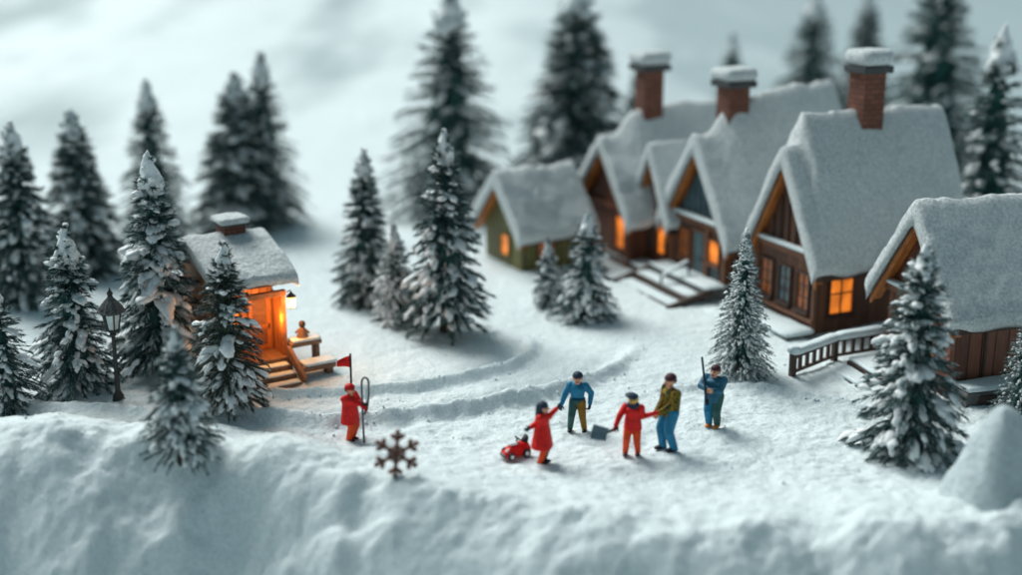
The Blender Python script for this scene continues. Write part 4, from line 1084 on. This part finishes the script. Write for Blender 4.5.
def build_small():
    # rusty snowflake ornament
    p = gp(397, 474)
    h = px_w(p, 23.5)
    m = MB()
    for k in range(6):
        a = R(90+60*k); d = Vector((math.cos(a), 0, math.sin(a))); s = Vector((-d.z, 0, d.x))
        m.tube([d*.0, d*h*.55, d*h*.92], [h*.10,h*.085,h*.08], 7)
        v = ICO1
        for c, r in ((d*h*.95, .135), ):
            o = len(m.V); m.V += [tuple(c+Vector(q)*h*r) for q in ICO1[0]]; m.F += [tuple(int(i)+o for i in f) for f in ICO1[1]]
        for sg in (-1, 1):
            b = d*h*.62; e = b+(d*.75+s*sg).normalized()*h*.26
            m.tube([b, e], [h*.095, h*.085], 7)
            o = len(m.V); m.V += [tuple(e+Vector(q)*h*.12) for q in ICO1[0]]; m.F += [tuple(int(i)+o for i in f) for f in ICO1[1]]
            b = d*h*.24+(s*sg)*0
        nx = Vector((math.cos(a+R(60)), 0, math.sin(a+R(60))))
        m.tube([d*h*.36, nx*h*.36], h*.07, 7)
    o = m.build('snowflake_ornament', M['rust'], None, smooth=True)
    o.location = (p.x, p.y, p.z+h*.86); o.rotation_euler = (R(-8), R(6), R(12))
    tag(o, 'rusty brown snowflake ornament stuck upright in the snow in front', 'ornament')
    # pointed snow heap, front right
    p = gp(1000, 492)
    V, F = ico(5)
    Rr = px_w(p, 58); hh = size_at(p, 98)
    th = np.arctan2(V[:,1], V[:,0])
    z = (V[:,2]+1)/2
    rad = np.sqrt(np.clip(1-z**1.3, 0, 1))*(1.0-.36*z)
    rad = np.where(V[:,2] > .97, rad, rad)
    rr = rad*Rr*(1+.07*np.sin(2*th+1)+.05*np.sin(5*th))
    P = np.stack([np.cos(th)*rr, np.sin(th)*rr, z*hh-.35], 1)
    nz = fbm(P[:,0]*1.6+P[:,2], P[:,1]*1.6-P[:,2], 3)
    P[:,0] += nz*.09; P[:,2] += nz*.05; P[:,0] -= .10*z
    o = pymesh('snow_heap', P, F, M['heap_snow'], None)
    o.location = (p.x+.05, p.y, p.z+.1)
    tag(o, 'pointed heap of smooth snow at the lower right edge, before the frosted spruce', 'snow heap')

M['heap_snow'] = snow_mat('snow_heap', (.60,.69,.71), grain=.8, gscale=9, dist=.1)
M['lamp_roof'] = mat('frosted_shingles', (.085,.085,.085), .7, .75, 26, .6, 40)

# ------------------------------------------------------------------ build everything
tree_sharp()
build_houses()
build_lamp()
build_car()
build_people()
build_small()

def grid(name, xs, ys):
    X, Y = np.meshgrid(xs, ys, indexing='ij'); Z = hgt(X.ravel(), Y.ravel())
    nx, ny = len(xs), len(ys)
    i = np.arange(nx-1)[:,None]*ny+np.arange(ny-1)[None,:]
    F = np.stack([i, i+ny, i+ny+1, i+1], -1).reshape(-1,4)
    return np.stack([X.ravel(), Y.ravel(), Z], 1), F
xs = np.unique(np.round(np.concatenate([np.linspace(-900,-60,20), np.linspace(-60,-20,40), np.linspace(-20,20,520), np.linspace(20,60,40), np.linspace(60,900,20)]), 4))
ys = np.unique(np.round(np.concatenate([np.linspace(-60,20,12), np.linspace(20,24,16), np.linspace(24,36,220), np.linspace(36,48,150), np.linspace(48,66,90), np.linspace(66,140,90), np.linspace(140,1500,60)]), 4))
GV, GF = grid('g', xs, ys)
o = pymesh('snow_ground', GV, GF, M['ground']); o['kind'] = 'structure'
# crumbs of snow scattered on the walked ground
cv = []; cf = []; n = 0
r = np.random.default_rng(3)
for k in range(700):
    if k < 450:
        W, amp, wid = ARCW[[0,1,1,2][k % 4]]; q = W[r.integers(len(W))]; x, y = q+r.normal(0,.28,2)
    else:
        x = r.uniform(-12, 12); y = r.uniform(27.5, 37)
    s = .012+.04*r.random()**5
    z = gz(x, y)+s*.3
    V0 = ICO1[0]*(1+.3*r.normal(size=(len(ICO1[0]),1)))*s*np.array([1,1,.8])
    cv.append(V0+np.array([x,y,z])); cf.append(ICO1[1]+n); n += len(V0)
o = pymesh('snow_crumbs', np.concatenate(cv), np.concatenate(cf), M['snow']); o['kind'] = 'stuff'
tag(o, 'loose crumbs of snow scattered over the trodden path edges', 'snow')

# ------------------------------------------------------------------ light
SUN_EL, SUN_AZ = 47, -40            # azimuth from +Y (behind the village), minus = left
w = bpy.data.worlds.new('World'); scene.world = w; w.use_nodes = True
N, L = w.node_tree.nodes, w.node_tree.links
sky = N.new('ShaderNodeTexSky'); sky.sky_type = 'NISHITA'; sky.sun_disc = False
sky.sun_elevation = R(SUN_EL); sky.sun_rotation = R(SUN_AZ); sky.dust_density = 3; sky.ozone_density = 1.5
hs = N.new('ShaderNodeHueSaturation'); hs.inputs['Saturation'].default_value = .45; hs.inputs['Hue'].default_value = .47
bg = N['Background']; L.new(sky.outputs[0], hs.inputs['Color']); mt = N.new('ShaderNodeMix'); mt.data_type = 'RGBA'; mt.blend_type = 'MULTIPLY'; mt.inputs[0].default_value = 1; mt.inputs[7].default_value = (.72,1.0,1.04,1)
L.new(hs.outputs[0], mt.inputs[6]); L.new(mt.outputs[2], bg.inputs[0]); bg.inputs[1].default_value = .069
sd = bpy.data.lights.new('sun', 'SUN'); sd.energy = 3.5; sd.angle = R(34); sd.color = (1,.985,.95)
so = bpy.data.objects.new('sun', sd); COL.objects.link(so)
d = Vector((math.sin(R(SUN_AZ))*math.cos(R(SUN_EL)), math.cos(R(SUN_AZ))*math.cos(R(SUN_EL)), math.sin(R(SUN_EL))))
so.rotation_euler = d.to_track_quat('Z', 'Y').to_euler(); so.location = d*60
scene.view_settings.view_transform = 'Standard'; scene.view_settings.look = 'None'; scene.view_settings.exposure = 0
scene.cycles.use_denoising = True
